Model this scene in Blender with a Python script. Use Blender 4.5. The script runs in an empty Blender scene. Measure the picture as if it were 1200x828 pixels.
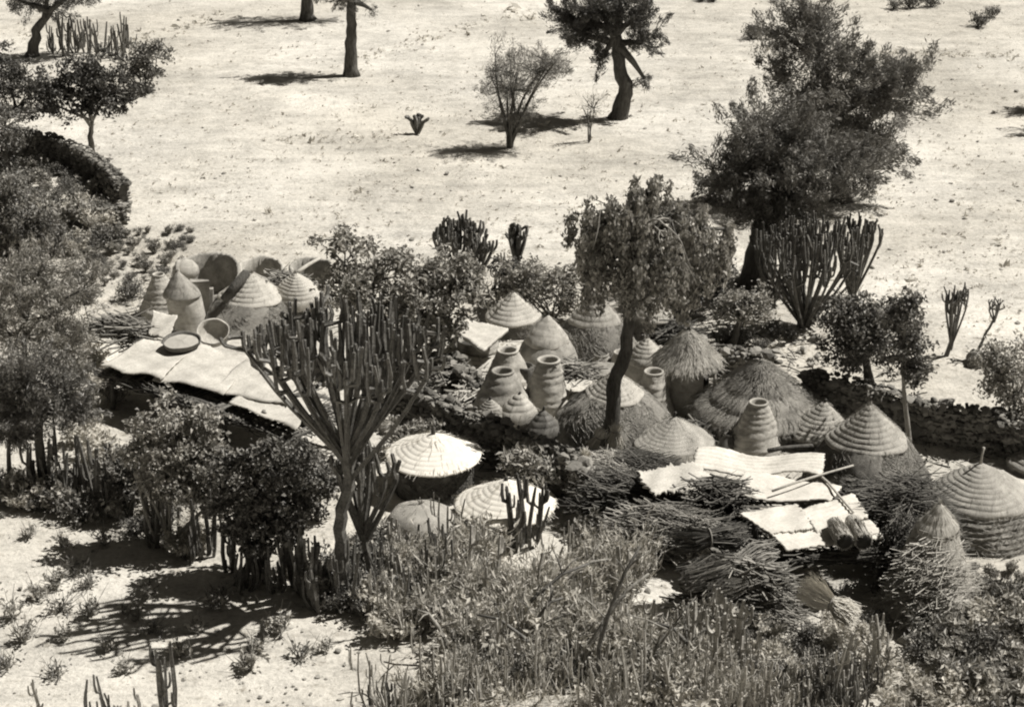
import bpy, math, random
import numpy as np
from mathutils import Vector
PI = math.pi
# ------------------------------------------------------------------ camera, world, sun, exposure
scn = bpy.context.scene
COL = scn.collection
F = 2200.0; PITCH = math.radians(22.5); CAMH = 23.0
cd = bpy.data.cameras.new('camera'); cam = bpy.data.objects.new('camera', cd); COL.objects.link(cam)
cam.location = (0, 0, CAMH); cam.rotation_euler = (math.radians(90) - PITCH, 0, 0)
cd.sensor_width = 36; cd.lens = 36 * F / 1200; cd.clip_end = 4000; cd.clip_start = .5
scn.camera = cam
SUN_EL = math.radians(56); SDIR = Vector((1.0, 0.26, 0)).normalized()
SUNV = Vector((SDIR.x * math.cos(SUN_EL), SDIR.y * math.cos(SUN_EL), math.sin(SUN_EL)))
w = bpy.data.worlds.new('World'); scn.world = w; w.use_nodes = True
nt = w.node_tree; bg = nt.nodes['Background']; sk = nt.nodes.new('ShaderNodeTexSky')
sk.sky_type = 'NISHITA'; sk.sun_disc = False; sk.sun_elevation = SUN_EL
sk.sun_rotation = math.atan2(SDIR.x, SDIR.y)
hs = nt.nodes.new('ShaderNodeRGBToBW')
tn = nt.nodes.new('ShaderNodeMix'); tn.data_type = 'RGBA'; tn.blend_type = 'MULTIPLY'; tn.inputs[0].default_value = 1
tn.inputs[7].default_value = (.42, .39, .34, 1)
nt.links.new(sk.outputs[0], hs.inputs[0]); nt.links.new(hs.outputs[0], tn.inputs[6])
nt.links.new(tn.outputs[2], bg.inputs[0]); bg.inputs[1].default_value = .05
sl = bpy.data.lights.new('sun', 'SUN'); sl.energy = 5.0; sl.angle = math.radians(.6); sl.color = (1, .96, .90)
so = bpy.data.objects.new('sun', sl); COL.objects.link(so); so.location = (0, 60, 80)
so.rotation_euler = SUNV.to_track_quat('Z', 'Y').to_euler()
scn.view_settings.view_transform = 'Standard'; scn.view_settings.look = 'None'
scn.view_settings.exposure = .44; scn.view_settings.gamma = 1
scn.render.engine = 'CYCLES'; scn.cycles.pixel_filter_type = 'BLACKMAN_HARRIS'; scn.cycles.filter_width = 2.1

# ------------------------------------------------------------------ picture point -> place on the land
CT, ST = math.cos(PITCH), math.sin(PITCH)
def ray(px, py):
    u = (px - 600) / F; v = -(py - 414) / F
    return Vector((u, CT + v * ST, -ST + v * CT))
def G(px, py, z=0.0):
    d = ray(px, py); t = (CAMH - z) / -d.z
    return Vector((d.x * t, d.y * t, z))
def V(px, py, y):                      # point standing above the land at ground distance y
    d = ray(px, py); t = y / d.y
    return Vector((d.x * t, y, CAMH + d.z * t))
def S(p):                              # picture points per metre at a place
    return F / (p.y * CT + (CAMH - p.z) * ST)

# ------------------------------------------------------------------ mesh collector
class MB:
    def __init__(s): s.v = []; s.q = []; s.t = []; s.n = 0; s.sm_q = []; s.sm_t = []
    def add(s, v, q=None, t=None, smooth=True):
        v = np.asarray(v, float).reshape(-1, 3)
        if q is not None and len(q): q = np.asarray(q, int); s.q.append(q + s.n); s.sm_q.append(np.full(len(q), smooth))
        if t is not None and len(t): t = np.asarray(t, int); s.t.append(t + s.n); s.sm_t.append(np.full(len(t), smooth))
        s.v.append(v); s.n += len(v)
    def build(s, name, mat, parent=None, loc=None):
        me = bpy.data.meshes.new(name)
        v = np.concatenate(s.v) if s.v else np.zeros((0, 3))
        off = np.array(loc if loc is not None else (0, 0, 0), float)
        v = v - off
        q = np.concatenate(s.q) if s.q else np.zeros((0, 4), int)
        t = np.concatenate(s.t) if s.t else np.zeros((0, 3), int)
        me.vertices.add(len(v)); me.vertices.foreach_set('co', v.ravel())
        me.loops.add(q.size + t.size)
        me.loops.foreach_set('vertex_index', np.concatenate([q.ravel(), t.ravel()]))
        me.polygons.add(len(q) + len(t))
        st = np.concatenate([np.arange(len(q)) * 4, q.size + np.arange(len(t)) * 3])
        me.polygons.foreach_set('loop_start', st)
        sm = np.concatenate((s.sm_q or [np.zeros(0, bool)]) + (s.sm_t or [np.zeros(0, bool)]))
        me.polygons.foreach_set('use_smooth', sm)
        me.update(calc_edges=True); me.validate()
        me.materials.append(mat)
        o = bpy.data.objects.new(name, me); COL.objects.link(o)
        if parent is not None: o.parent = parent
        elif loc is not None: o.location = off
        return o
def tag(o, label=None, cat=None, group=None, kind=None):
    if label: o['label'] = label
    if cat: o['category'] = cat
    if group: o['group'] = group
    if kind: o['kind'] = kind
    return o
def thing(name, loc, label, cat, group=None):
    o = bpy.data.objects.new(name, None); COL.objects.link(o); o.location = loc; o.empty_display_size = .2
    return tag(o, label, cat, group)
def dup(root, loc, rz=0, sc=1, label=None, group=None):
    r = root.copy(); COL.objects.link(r); r.location = loc; r.rotation_euler = (0, 0, rz)
    r.scale = (sc, sc, sc) if not isinstance(sc, tuple) else sc
    if label: r['label'] = label
    if group: r['group'] = group
    for ch in list(root.children):
        c = ch.copy(); COL.objects.link(c); c.parent = r
        for g in list(ch.children):
            d = g.copy(); COL.objects.link(d); d.parent = c
    return r
def nrm(a):
    return a / np.maximum(np.linalg.norm(a, axis=-1, keepdims=True), 1e-9)
def tube(mb, pts, rad, n=7, ridge=0, cap=True, wob=0, rng=None):
    P = np.array([tuple(p) for p in pts], float); m = len(P)
    R = np.array(rad if hasattr(rad, '__len__') else [rad] * m, float)
    T = nrm(np.gradient(P, axis=0)); 
    ref = np.array([1., .2, .1]) if abs(T[0][0]) < .8 else np.array([.1, .2, 1.])
    U = []; 
    for i in range(m):
        u = ref - T[i] * ref.dot(T[i]); u /= np.linalg.norm(u); U.append(u); ref = u
    U = np.array(U); W = np.cross(T, U)
    a = np.arange(n) * 2 * PI / n
    rr = np.ones(n)
    if ridge: rr = np.where(np.arange(n) % 2 == 0, 1.15, 1 - ridge)
    ring = P[:, None] + R[:, None, None] * (rr[None, :, None] * (np.cos(a)[None, :, None] * U[:, None] + np.sin(a)[None, :, None] * W[:, None]))
    if wob and rng is not None: ring = ring + rng.normal(0, 1, ring.shape) * (R[:, None, None] * wob)
    v = ring.reshape(-1, 3); q = []
    for i in range(m - 1):
        for k in range(n):
            q.append((i * n + k, i * n + (k + 1) % n, (i + 1) * n + (k + 1) % n, (i + 1) * n + k))
    t = []
    if cap:
        v = np.vstack([v, P[-1] + T[-1] * R[-1] * .6, P[0]])
        e = m * n
        for k in range(n):
            t.append(((m - 1) * n + k, (m - 1) * n + (k + 1) % n, e)); t.append(((k + 1) % n, k, e + 1))
    mb.add(v, q, t, smooth=not ridge)
def rods(mb, A, B, r, bend=0.0, rng=None):         # many thin sticks at once
    A = np.asarray(A, float); B = np.asarray(B, float); N = len(A)
    D = B - A; L = np.linalg.norm(D, axis=1, keepdims=True); T = D / np.maximum(L, 1e-6)
    ref = np.tile([.3, .2, 1.], (N, 1)); ref[np.abs(T[:, 2]) > .85] = [1., .3, .1]
    U = nrm(np.cross(T, ref)); W = np.cross(T, U)
    M = (A + B) / 2
    if bend: M = M + (U * rng.normal(0, 1, (N, 1)) + W * rng.normal(0, 1, (N, 1))) * L * bend
    r = np.broadcast_to(np.asarray(r, float).reshape(-1, 1), (N, 1))
    v = []
    for P, k in ((A, 1.), (M, .9), (B, .55)):
        for a in (0, 2.094, 4.189):
            v.append(P + r * k * (math.cos(a) * U + math.sin(a) * W))
    v = np.stack(v, 1)
    q = np.array([(i * 3 + k, i * 3 + (k + 1) % 3, i * 3 + 3 + (k + 1) % 3, i * 3 + 3 + k) for i in range(2) for k in range(3)])
    q = (q[None] + (np.arange(N) * 9)[:, None, None]).reshape(-1, 4)
    t = np.array([(6, 7, 8), (2, 1, 0)]); t = (t[None] + (np.arange(N) * 9)[:, None, None]).reshape(-1, 3)
    mb.add(v.reshape(-1, 3), q, t, smooth=False)
def leaves(mb, C, D, Nn, L, Wd, fold=True):
    C = np.asarray(C); N = len(C); D = nrm(D); Wv = nrm(np.cross(D, Nn)); Nn = np.cross(Wv, D)
    L = np.broadcast_to(np.asarray(L, float).reshape(-1, 1), (N, 1)); Wd = np.broadcast_to(np.asarray(Wd, float).reshape(-1, 1), (N, 1))
    lift = Nn * Wd * .35 if fold else 0
    v = np.stack([C - D * L * .5, C + Wv * Wd * .5 + lift, C + D * L * .5, C - Wv * Wd * .5 + lift], 1).reshape(-1, 3)
    if fold:
        t = np.array([(0, 1, 2), (0, 2, 3)]); t = (t[None] + (np.arange(N) * 4)[:, None, None]).reshape(-1, 3)
        mb.add(v, None, t, smooth=False)
    else:
        mb.add(v, np.arange(N * 4).reshape(-1, 4), None, smooth=False)
def box(mb, c, s, rz=0, jit=0, rng=None, tilt=0):
    x, y, z = s[0] / 2, s[1] / 2, s[2] / 2
    v = np.array([(-x, -y, -z), (x, -y, -z), (x, y, -z), (-x, y, -z), (-x, -y, z), (x, -y, z), (x, y, z), (-x, y, z)], float)
    if jit: v = v + rng.normal(0, jit, v.shape)
    if tilt:
        c2, s2 = math.cos(tilt), math.sin(tilt); v = v @ np.array([(c2, 0, -s2), (0, 1, 0), (s2, 0, c2)])
    cz, sz = math.cos(rz), math.sin(rz)
    v = v @ np.array([(cz, sz, 0), (-sz, cz, 0), (0, 0, 1)]) + np.array(tuple(c))
    mb.add(v, [(0, 3, 2, 1), (4, 5, 6, 7), (0, 1, 5, 4), (1, 2, 6, 5), (2, 3, 7, 6), (3, 0, 4, 7)], None, smooth=False)
ICO = None
def rock(mb, c, s, rng, rot=True):
    global ICO
    if ICO is None:
        import bmesh
        b = bmesh.new(); bmesh.ops.create_icosphere(b, subdivisions=2, radius=1)
        ICO = (np.array([tuple(x.co) for x in b.verts]), np.array([[x.index for x in f.verts] for f in b.faces])); b.free()
    v, f = ICO
    v = v.copy()
    for _ in range(7):                                   # knock flats off it
        d = nrm(rng.normal(0, 1, 3)); k = rng.uniform(.38, .75); e = v @ d - k
        v = v - np.where(e > 0, e, 0)[:, None] * d
    v = v * np.array(s) * (1 + rng.normal(0, .04, (len(v), 1)))
    a = rng.uniform(0, 6.28); ca, sa = math.cos(a), math.sin(a)
    if rot: v = v @ np.array([(ca, sa, 0), (-sa, ca, 0), (0, 0, 1)])
    mb.add(v + np.array(tuple(c)), None, f, smooth=False)
def lathe(mb, prof, c, n=72, wob=.02, rng=None, tilt=(0, 0), gap=None, fine=.0):
    """revolve a profile [(r,z)...]; slow wobble round the circle; tilt shifts the axis with height"""
    prof = np.array(prof, float); m = len(prof); a = np.arange(n) * 2 * PI / n
    ph = rng.uniform(0, 6.28, 4); k = 1 + wob * (np.sin(a * 2 + ph[0]) + .6 * np.sin(a * 3 + ph[1]) + .4 * np.sin(a * 5 + ph[2]))
    zz = np.sin(a * 2 + ph[3]) * wob * .6
    zz_ = prof[:, 1][:, None]; r = prof[:, 0][:, None] * (k[None] + wob * .8 * np.sin(a[None] * 3 + zz_ * 4.1 + ph[1]) + wob * .6 * np.sin(a[None] * 7 - zz_ * 6.3 + ph[2]))
    if fine: r = r + rng.normal(0, fine, r.shape)
    R0 = prof[:, 0].max()
    z = prof[:, 1][:, None] + zz[None] * prof[:, 0][:, None] * .6 + (rng.normal(0, fine, r.shape) if fine else 0)
    z[0] = prof[0, 1]
    x = r * np.cos(a) + c[0] + tilt[0] * prof[:, 1][:, None]; y = r * np.sin(a) + c[1] + tilt[1] * prof[:, 1][:, None]
    v = np.stack([x, y, z + c[2]], -1).reshape(-1, 3); q = []
    for i in range(m - 1):
        for j in range(n):
            if gap and gap[0] < j < gap[1]: continue
            q.append((i * n + j, i * n + (j + 1) % n, (i + 1) * n + (j + 1) % n, (i + 1) * n + j))
    mb.add(v, q, None)

# ------------------------------------------------------------------ materials
def tint(v, k=1.0):
    return (v, v * (1 - .038 * k), v * (1 - .125 * k), 1)
def mat(name, lo, hi, scale=6, bump=.3, rough=.9, stretch=(1, 1, 1), polar=False, fine=40, island=0, blotch=0, bscale=.8, trans=0, spec=.2, dist=.02):
    m = bpy.data.materials.new(name); m.use_nodes = True; N = m.node_tree.nodes; Lk = m.node_tree.links
    b = N['Principled BSDF']; b.inputs['Roughness'].default_value = rough; b.inputs['Specular IOR Level'].default_value = spec
    tc = N.new('ShaderNodeTexCoord'); vec = tc.outputs['Object']
    if polar:                                            # streaks run down the slope: angle, height
        sp = N.new('ShaderNodeSeparateXYZ'); Lk.new(vec, sp.inputs[0])
        at = N.new('ShaderNodeMath'); at.operation = 'ARCTAN2'; Lk.new(sp.outputs[1], at.inputs[0]); Lk.new(sp.outputs[0], at.inputs[1])
        cb = N.new('ShaderNodeCombineXYZ'); Lk.new(at.outputs[0], cb.inputs[0]); Lk.new(sp.outputs[2], cb.inputs[2])
        vm = N.new('ShaderNodeVectorMath'); vm.operation = 'LENGTH'; Lk.new(vec, vm.inputs[0]); Lk.new(vm.outputs['Value'], cb.inputs[1])
        vec = cb.outputs[0]
    mp = N.new('ShaderNodeMapping'); mp.inputs['Scale'].default_value = stretch; Lk.new(vec, mp.inputs[0])
    n1 = N.new('ShaderNodeTexNoise'); n1.inputs['Scale'].default_value = scale; n1.inputs['Detail'].default_value = 6; n1.inputs['Roughness'].default_value = .65
    Lk.new(mp.outputs[0], n1.inputs['Vector'])
    n2 = N.new('ShaderNodeTexNoise'); n2.inputs['Scale'].default_value = fine; n2.inputs['Detail'].default_value = 3
    Lk.new(mp.outputs[0], n2.inputs['Vector'])
    mx = N.new('ShaderNodeMix'); mx.data_type = 'FLOAT'; mx.inputs[0].default_value = .45
    Lk.new(n1.outputs[0], mx.inputs[2]); Lk.new(n2.outputs[0], mx.inputs[3]); val = mx.outputs[0]
    if blotch:
        n3 = N.new('ShaderNodeTexNoise'); n3.inputs['Scale'].default_value = bscale; n3.inputs['Detail'].default_value = 4; Lk.new(tc.outputs['Object'], n3.inputs['Vector'])
        m3 = N.new('ShaderNodeMix'); m3.data_type = 'FLOAT'; m3.inputs[0].default_value = blotch; Lk.new(val, m3.inputs[2]); Lk.new(n3.outputs[0], m3.inputs[3]); val = m3.outputs[0]
    if island:
        ge = N.new('ShaderNodeNewGeometry'); m4 = N.new('ShaderNodeMix'); m4.data_type = 'FLOAT'; m4.inputs[0].default_value = island
        mr = N.new('ShaderNodeMapRange'); mr.inputs[3].default_value = .28; mr.inputs[4].default_value = .72; Lk.new(ge.outputs['Random Per Island'], mr.inputs[0])
        Lk.new(val, m4.inputs[2]); Lk.new(mr.outputs[0], m4.inputs[3]); val = m4.outputs[0]
    cr = N.new('ShaderNodeValToRGB'); cr.color_ramp.elements[0].position = .36; cr.color_ramp.elements[1].position = .64
    cr.color_ramp.elements[0].color = tint(lo, 1.2); cr.color_ramp.elements[1].color = tint(hi)
    Lk.new(val, cr.inputs[0]); Lk.new(cr.outputs[0], b.inputs['Base Color'])
    if bump:
        bp = N.new('ShaderNodeBump'); bp.inputs['Strength'].default_value = bump; bp.inputs['Distance'].default_value = dist
        Lk.new(mx.outputs[0], bp.inputs['Height']); Lk.new(bp.outputs[0], b.inputs['Normal'])
    if trans:
        tr = N.new('ShaderNodeBsdfTranslucent'); Lk.new(cr.outputs[0], tr.inputs[0]); ms = N.new('ShaderNodeMixShader'); ms.inputs[0].default_value = trans
        Lk.new(b.outputs[0], ms.inputs[1]); Lk.new(tr.outputs[0], ms.inputs[2]); Lk.new(ms.outputs[0], N['Material Output'].inputs[0])
    return m
M = {}
M['thatch'] = mat('thatch', .17, .54, 3, .8, stretch=(22, 2, 5), polar=True, fine=9, blotch=.3, bscale=2.5, dist=.03)
M['thatch_old'] = mat('old_thatch', .13, .40, 3, 1, stretch=(5, 3, 22), polar=True, fine=8, blotch=.35, bscale=2, dist=.05)
M['thatch_pale'] = mat('pale_thatch', .26, .62, 3, .7, stretch=(24, 2, 5), polar=True, fine=9, blotch=.25, bscale=2, dist=.02)
M['thatch_white'] = mat('bleached_thatch', .56, .78, 3, .5, stretch=(24, 2, 5), polar=True, fine=9, blotch=.3, bscale=3, dist=.02)
M['clay'] = mat('clay', .14, .42, 5, .5, fine=30, blotch=.4, bscale=3)
M['clay_pale'] = mat('pale_clay', .22, .54, 5, .5, stretch=(1, 1, 3), fine=30, blotch=.4, bscale=3)
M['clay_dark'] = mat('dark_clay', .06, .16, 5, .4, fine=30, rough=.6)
M['inside'] = mat('hollow_shade', .03, .06, 5, .3)  # near-black tone painting the shade in jar mouths and roll ends
M['mat'] = mat('woven_mat', .36, .70, 12, .4, stretch=(1, 1, 1), fine=60, blotch=.4, bscale=1.6)
M['grain'] = mat('drying_grain', .30, .62, 16, .7, fine=60, blotch=.35, bscale=2)
M['stick'] = mat('dry_stick', .08, .34, 4, .4, island=.75, fine=20)
M['stick_dark'] = mat('dark_stick', .035, .17, 4, .4, island=.75, fine=20)
M['straw'] = mat('straw', .42, .78, 4, .3, island=.7, fine=20)
M['straw_grey'] = mat('grey_straw', .18, .48, 4, .3, island=.7, fine=20)
M['wood'] = mat('pale_wood', .28, .50, 6, .5, stretch=(1, 1, .3), fine=30)
M['bark'] = mat('bark', .045, .14, 5, 1, stretch=(1, 1, .25), fine=18, dist=.06)
M['bark_pale'] = mat('pale_bark', .14, .36, 5, .8, stretch=(1, 1, .25), fine=18, dist=.04)
M['euph'] = mat('spurge_stem', .05, .17, 5, .4, rough=.6, fine=20, spec=.35)
M['euph_pale'] = mat('pale_spurge_stem', .18, .46, 5, .4, rough=.6, fine=20, spec=.35)
M['leaf_dark'] = mat('dark_leaf', .04, .15, 2, 0, rough=.55, island=.6, blotch=.2, bscale=1.2, trans=.12, spec=.3)
M['leaf_acacia'] = mat('acacia_leaf', .08, .28, 2, 0, rough=.6, island=.55, blotch=.25, bscale=.9, trans=.2, spec=.3)
M['leaf'] = mat('leaf', .07, .27, 2, 0, rough=.5, island=.6, blotch=.2, bscale=1.2, trans=.15, spec=.4)
M['leaf_pale'] = mat('pale_leaf', .16, .52, 2, 0, rough=.55, island=.7, trans=.28, spec=.4)
M['leaf_dry'] = mat('dry_leaf', .38, .76, 2, 0, rough=.8, island=.7, trans=.38)
M['stone'] = mat('field_stone', .16, .42, 8, .6, island=.5, fine=30, blotch=.2)
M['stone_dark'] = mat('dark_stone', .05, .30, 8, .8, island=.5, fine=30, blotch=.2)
def ground_mat():
    m = bpy.data.materials.new('dry_earth'); m.use_nodes = True; N = m.node_tree.nodes; Lk = m.node_tree.links; b = N['Principled BSDF']
    b.inputs['Roughness'].default_value = .95; b.inputs['Specular IOR Level'].default_value = .1
    tc = N.new('ShaderNodeTexCoord'); v = tc.outputs['Object']
    def noise(sc, det, ro=.6):
        n = N.new('ShaderNodeTexNoise'); n.inputs['Scale'].default_value = sc; n.inputs['Detail'].default_value = det; n.inputs['Roughness'].default_value = ro; Lk.new(v, n.inputs['Vector']); return n.outputs[0]
    a = noise(.16, 5); c = noise(1.1, 8, .7); d = noise(7, 5, .7); e = noise(2.6, 7, .75)
    r = N.new('ShaderNodeValToRGB'); el = r.color_ramp.elements; el[0].position = .38; el[0].color = tint(.28); el[1].position = .56; el[1].color = tint(.64)
    mx = N.new('ShaderNodeMix'); mx.data_type = 'FLOAT'; mx.inputs[0].default_value = .5; Lk.new(a, mx.inputs[2]); Lk.new(c, mx.inputs[3])
    m2 = N.new('ShaderNodeMix'); m2.data_type = 'FLOAT'; m2.inputs[0].default_value = .35; Lk.new(mx.outputs[0], m2.inputs[2]); Lk.new(d, m2.inputs[3])
    mpp = N.new('ShaderNodeMapping'); mpp.inputs['Scale'].default_value = (.18, 1.1, 1); mpp.inputs['Rotation'].default_value = (0, 0, .25); Lk.new(v, mpp.inputs[0]); ns = N.new('ShaderNodeTexNoise'); ns.inputs['Scale'].default_value = .9; ns.inputs['Detail'].default_value = 7; ns.inputs['Roughness'].default_value = .7; ns.inputs['Distortion'].default_value = .6; Lk.new(mpp.outputs[0], ns.inputs['Vector'])
    m5 = N.new('ShaderNodeMix'); m5.data_type = 'FLOAT'; m5.inputs[0].default_value = .2; Lk.new(m2.outputs[0], m5.inputs[2]); Lk.new(ns.outputs[0], m5.inputs[3]); m2 = m5
    Lk.new(m2.outputs[0], r.inputs[0])
    r2 = N.new('ShaderNodeValToRGB'); el = r2.color_ramp.elements; el[0].position = .55; el[0].color = (1, 1, 1, 1); el[1].position = .68; el[1].color = (.55, .53, .5, 1)
    Lk.new(e, r2.inputs[0])
    mm = N.new('ShaderNodeMix'); mm.data_type = 'RGBA'; mm.blend_type = 'MULTIPLY'; mm.inputs[0].default_value = 1; Lk.new(r.outputs[0], mm.inputs[6]); Lk.new(r2.outputs[0], mm.inputs[7])
    wv = N.new('ShaderNodeTexWave'); wv.wave_type = 'BANDS'; wv.bands_direction = 'DIAGONAL'; wv.inputs['Scale'].default_value = .018; wv.inputs['Distortion'].default_value = 7; wv.inputs['Detail'].default_value = 3; wv.inputs['Detail Scale'].default_value = .35; Lk.new(v, wv.inputs['Vector'])
    r3 = N.new('ShaderNodeValToRGB'); e3 = r3.color_ramp.elements; e3[0].position = .0; e3[0].color = (1.12, 1.12, 1.12, 1); e3[1].position = .05; e3[1].color = (1, 1, 1, 1); Lk.new(wv.outputs['Fac'], r3.inputs[0])
    big = noise(.07, 4, .55); r4 = N.new('ShaderNodeValToRGB'); e4 = r4.color_ramp.elements; e4[0].position = .38; e4[0].color = (.82, .81, .79, 1); e4[1].position = .6; e4[1].color = (1, 1, 1, 1); Lk.new(big, r4.inputs[0])
    q1 = N.new('ShaderNodeMix'); q1.data_type = 'RGBA'; q1.blend_type = 'MULTIPLY'; q1.inputs[0].default_value = 1; Lk.new(mm.outputs[2], q1.inputs[6]); Lk.new(r3.outputs[0], q1.inputs[7])
    q2 = N.new('ShaderNodeMix'); q2.data_type = 'RGBA'; q2.blend_type = 'MULTIPLY'; q2.inputs[0].default_value = 1; Lk.new(q1.outputs[2], q2.inputs[6]); Lk.new(r4.outputs[0], q2.inputs[7])
    Lk.new(q2.outputs[2], b.inputs['Base Color'])
    ad = N.new('ShaderNodeMath'); ad.operation = 'ADD'; Lk.new(c, ad.inputs[0]); Lk.new(d, ad.inputs[1])
    bp = N.new('ShaderNodeBump'); bp.inputs['Strength'].default_value = .8; bp.inputs['Distance'].default_value = .07; Lk.new(ad.outputs[0], bp.inputs['Height']); Lk.new(bp.outputs[0], b.inputs['Normal'])
    return m
M['ground'] = ground_mat()

# ------------------------------------------------------------------ the land
def gh(x, y):
    return .035 * np.sin(x * .7 + 1) * np.sin(y * .53) + .03 * np.sin(x * 1.9 + y * 1.3) * np.sin(y * 2.1 - x * .4)
def make_ground():
    n1, n2 = 220, 320
    xs = np.linspace(-1, 1, n1); xs = np.sign(xs) * (np.abs(xs) * 38 + np.abs(xs) ** 9 * 900)
    ys = np.linspace(0, 1, n2); ys = 25 + ys * 100 + ys ** 14 * 1500
    ys = np.concatenate([[-600, -100, 0, 15], ys]); n2 = len(ys)
    X, Y = np.meshgrid(xs, ys); near = (np.abs(X) < 60) & (Y > 20) & (Y < 150)
    Z = np.where(near, gh(X, Y), 0)
    mb = MB(); i = np.arange(n2 - 1)[:, None] * n1 + np.arange(n1 - 1)[None]
    q = np.stack([i, i + 1, i + n1 + 1, i + n1], -1).reshape(-1, 4)
    mb.add(np.stack([X, Y, Z], -1).reshape(-1, 3), q)
    tag(mb.build('ground', M['ground']), kind='structure')
make_ground()
# litter of clods and stubble over the field
def field_litter():
    rng = np.random.default_rng(5); mb = MB(); N = 9500
    px = rng.uniform(-30, 1230, N); py = 414 * rng.uniform(0, 1, N) ** .8
    pts = [G(a, b) for a, b in zip(px, py)]
    for l0, l1, n, s in (((425, 68), (575, 20), 90, 4), ((1010, 62), (1195, 66), 110, 2), ((290, 162), (480, 162), 40, 3), ((0, 60), (60, 20), 30, 4), ((560, 22), (700, 8), 50, 3), ((860, 240), (1190, 300), 40, 20), ((130, 60), (260, 18), 60, 4)):
        for k in range(n):
            t = rng.uniform(); pts.append(G(l0[0] + (l1[0] - l0[0]) * t, l0[1] + (l1[1] - l0[1]) * t + rng.normal(0, s)))
    P = np.array([tuple(p) for p in pts]); n = len(P); sz = np.exp(rng.normal(-3.35, .5, n)); sz[N:] *= 2.0; 
    for _ in range(4):
        d = rng.normal(0, 1, (n, 3)); d[:, 2] = np.abs(d[:, 2]) * .9 + .2; d = nrm(d)
        c = P + rng.normal(0, .6, (n, 3)) * sz[:, None]; c[:, 2] = sz * rng.uniform(.1, .7, n)
        leaves(mb, c, d, rng.normal(0, 1, (n, 3)), sz * 2.2, sz * .8, False)
    tag(mb.build('stubble', M['leaf_dry']), 'sparse grey stubble and clods strewn over the bare field', 'stubble', kind='stuff')
    mb = MB()
    for k in range(420):
        a, b = rng.uniform(-20, 1220), 414 * rng.uniform(0, 1) ** .9
        p = G(a, b); s = math.exp(rng.normal(-2.7, .5)); rock(mb, (p.x, p.y, s * .2), (s, s * .8, s * .5), rng)
    for k in range(300):
        a, b = rng.uniform(0, 420), rng.uniform(600, 828)
        p = G(a, b); s = math.exp(rng.normal(-3.2, .5)); rock(mb, (p.x, p.y, s * .2), (s, s * .8, s * .5), rng)
    tag(mb.build('pebbles', M['stone']), 'small stones scattered on the bare earth', 'stones', kind='stuff')
field_litter()

# ------------------------------------------------------------------ round buildings and jars
class Spot:
    def __init__(s, x, yf, hw, ytop):
        f = G(x, yf); s.R = hw / S(f); s.c = Vector((f.x, f.y + s.R, 0)); s.H = V(x, ytop, s.c.y).z
        s.H = max(s.H, .2)
        if x != 600: s.c.x = V(x, yf, s.c.y).x
def coils(r0, z0, r1, z1, n, amp=.035, curve=1.0, k=6):
    out = []
    for i in range(n * k + 1):
        t = i / (n * k); rr = r0 + (r1 - r0) * t; zz = z0 + (z1 - z0) * t ** curve
        ph = (i % k) / k
        out.append((rr + amp * 1.3 * math.sin(PI * ph) ** .6 * (1 if i < n * k else 0), zz + amp * .4 * math.sin(PI * ph)))
    return out
def straws(mb, c, prof, n, L, r, rng, spread=.25, tilt=(0, 0), off=.012):
    """straws lying down the slope of a revolved profile"""
    prof = np.array(prof); seg = np.hypot(np.diff(prof[:, 0]), np.diff(prof[:, 1])); wgt = seg * (prof[:-1, 0] + prof[1:, 0]); wgt = wgt / wgt.sum()
    i = rng.choice(len(seg), n, p=wgt); t = rng.uniform(0, 1, n); a = rng.uniform(0, 6.283, n)
    r_ = prof[i, 0] + (prof[i + 1, 0] - prof[i, 0]) * t; z_ = prof[i, 1] + (prof[i + 1, 1] - prof[i, 1]) * t
    dr = prof[i, 0] - prof[i + 1, 0]; dz = prof[i, 1] - prof[i + 1, 1]; l = np.hypot(dr, dz); dr /= l; dz /= l
    Ls = L * rng.uniform(.4, 1.2, n); da = rng.normal(0, spread, n) * Ls / np.maximum(r_, .15)
    nr, nz = -dz, dr; s = np.sign(nr + 1e-6); nr, nz = np.abs(nr), nz * s
    A = np.stack([(r_ + nr * off) * np.cos(a), (r_ + nr * off) * np.sin(a), z_ + np.abs(nz) * off], -1)
    r2 = r_ + dr * Ls + nr * off * 2.2; a2 = a + da
    B = np.stack([r2 * np.cos(a2), r2 * np.sin(a2), z_ + dz * Ls + np.abs(nz) * off * 2], -1)
    for P in (A, B):
        P[:, 0] += tilt[0] * P[:, 2]; P[:, 1] += tilt[1] * P[:, 2]
    rods(mb, A + np.array(tuple(c)), B + np.array(tuple(c)), r * rng.uniform(.6, 1.3, n), .04, rng)
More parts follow.
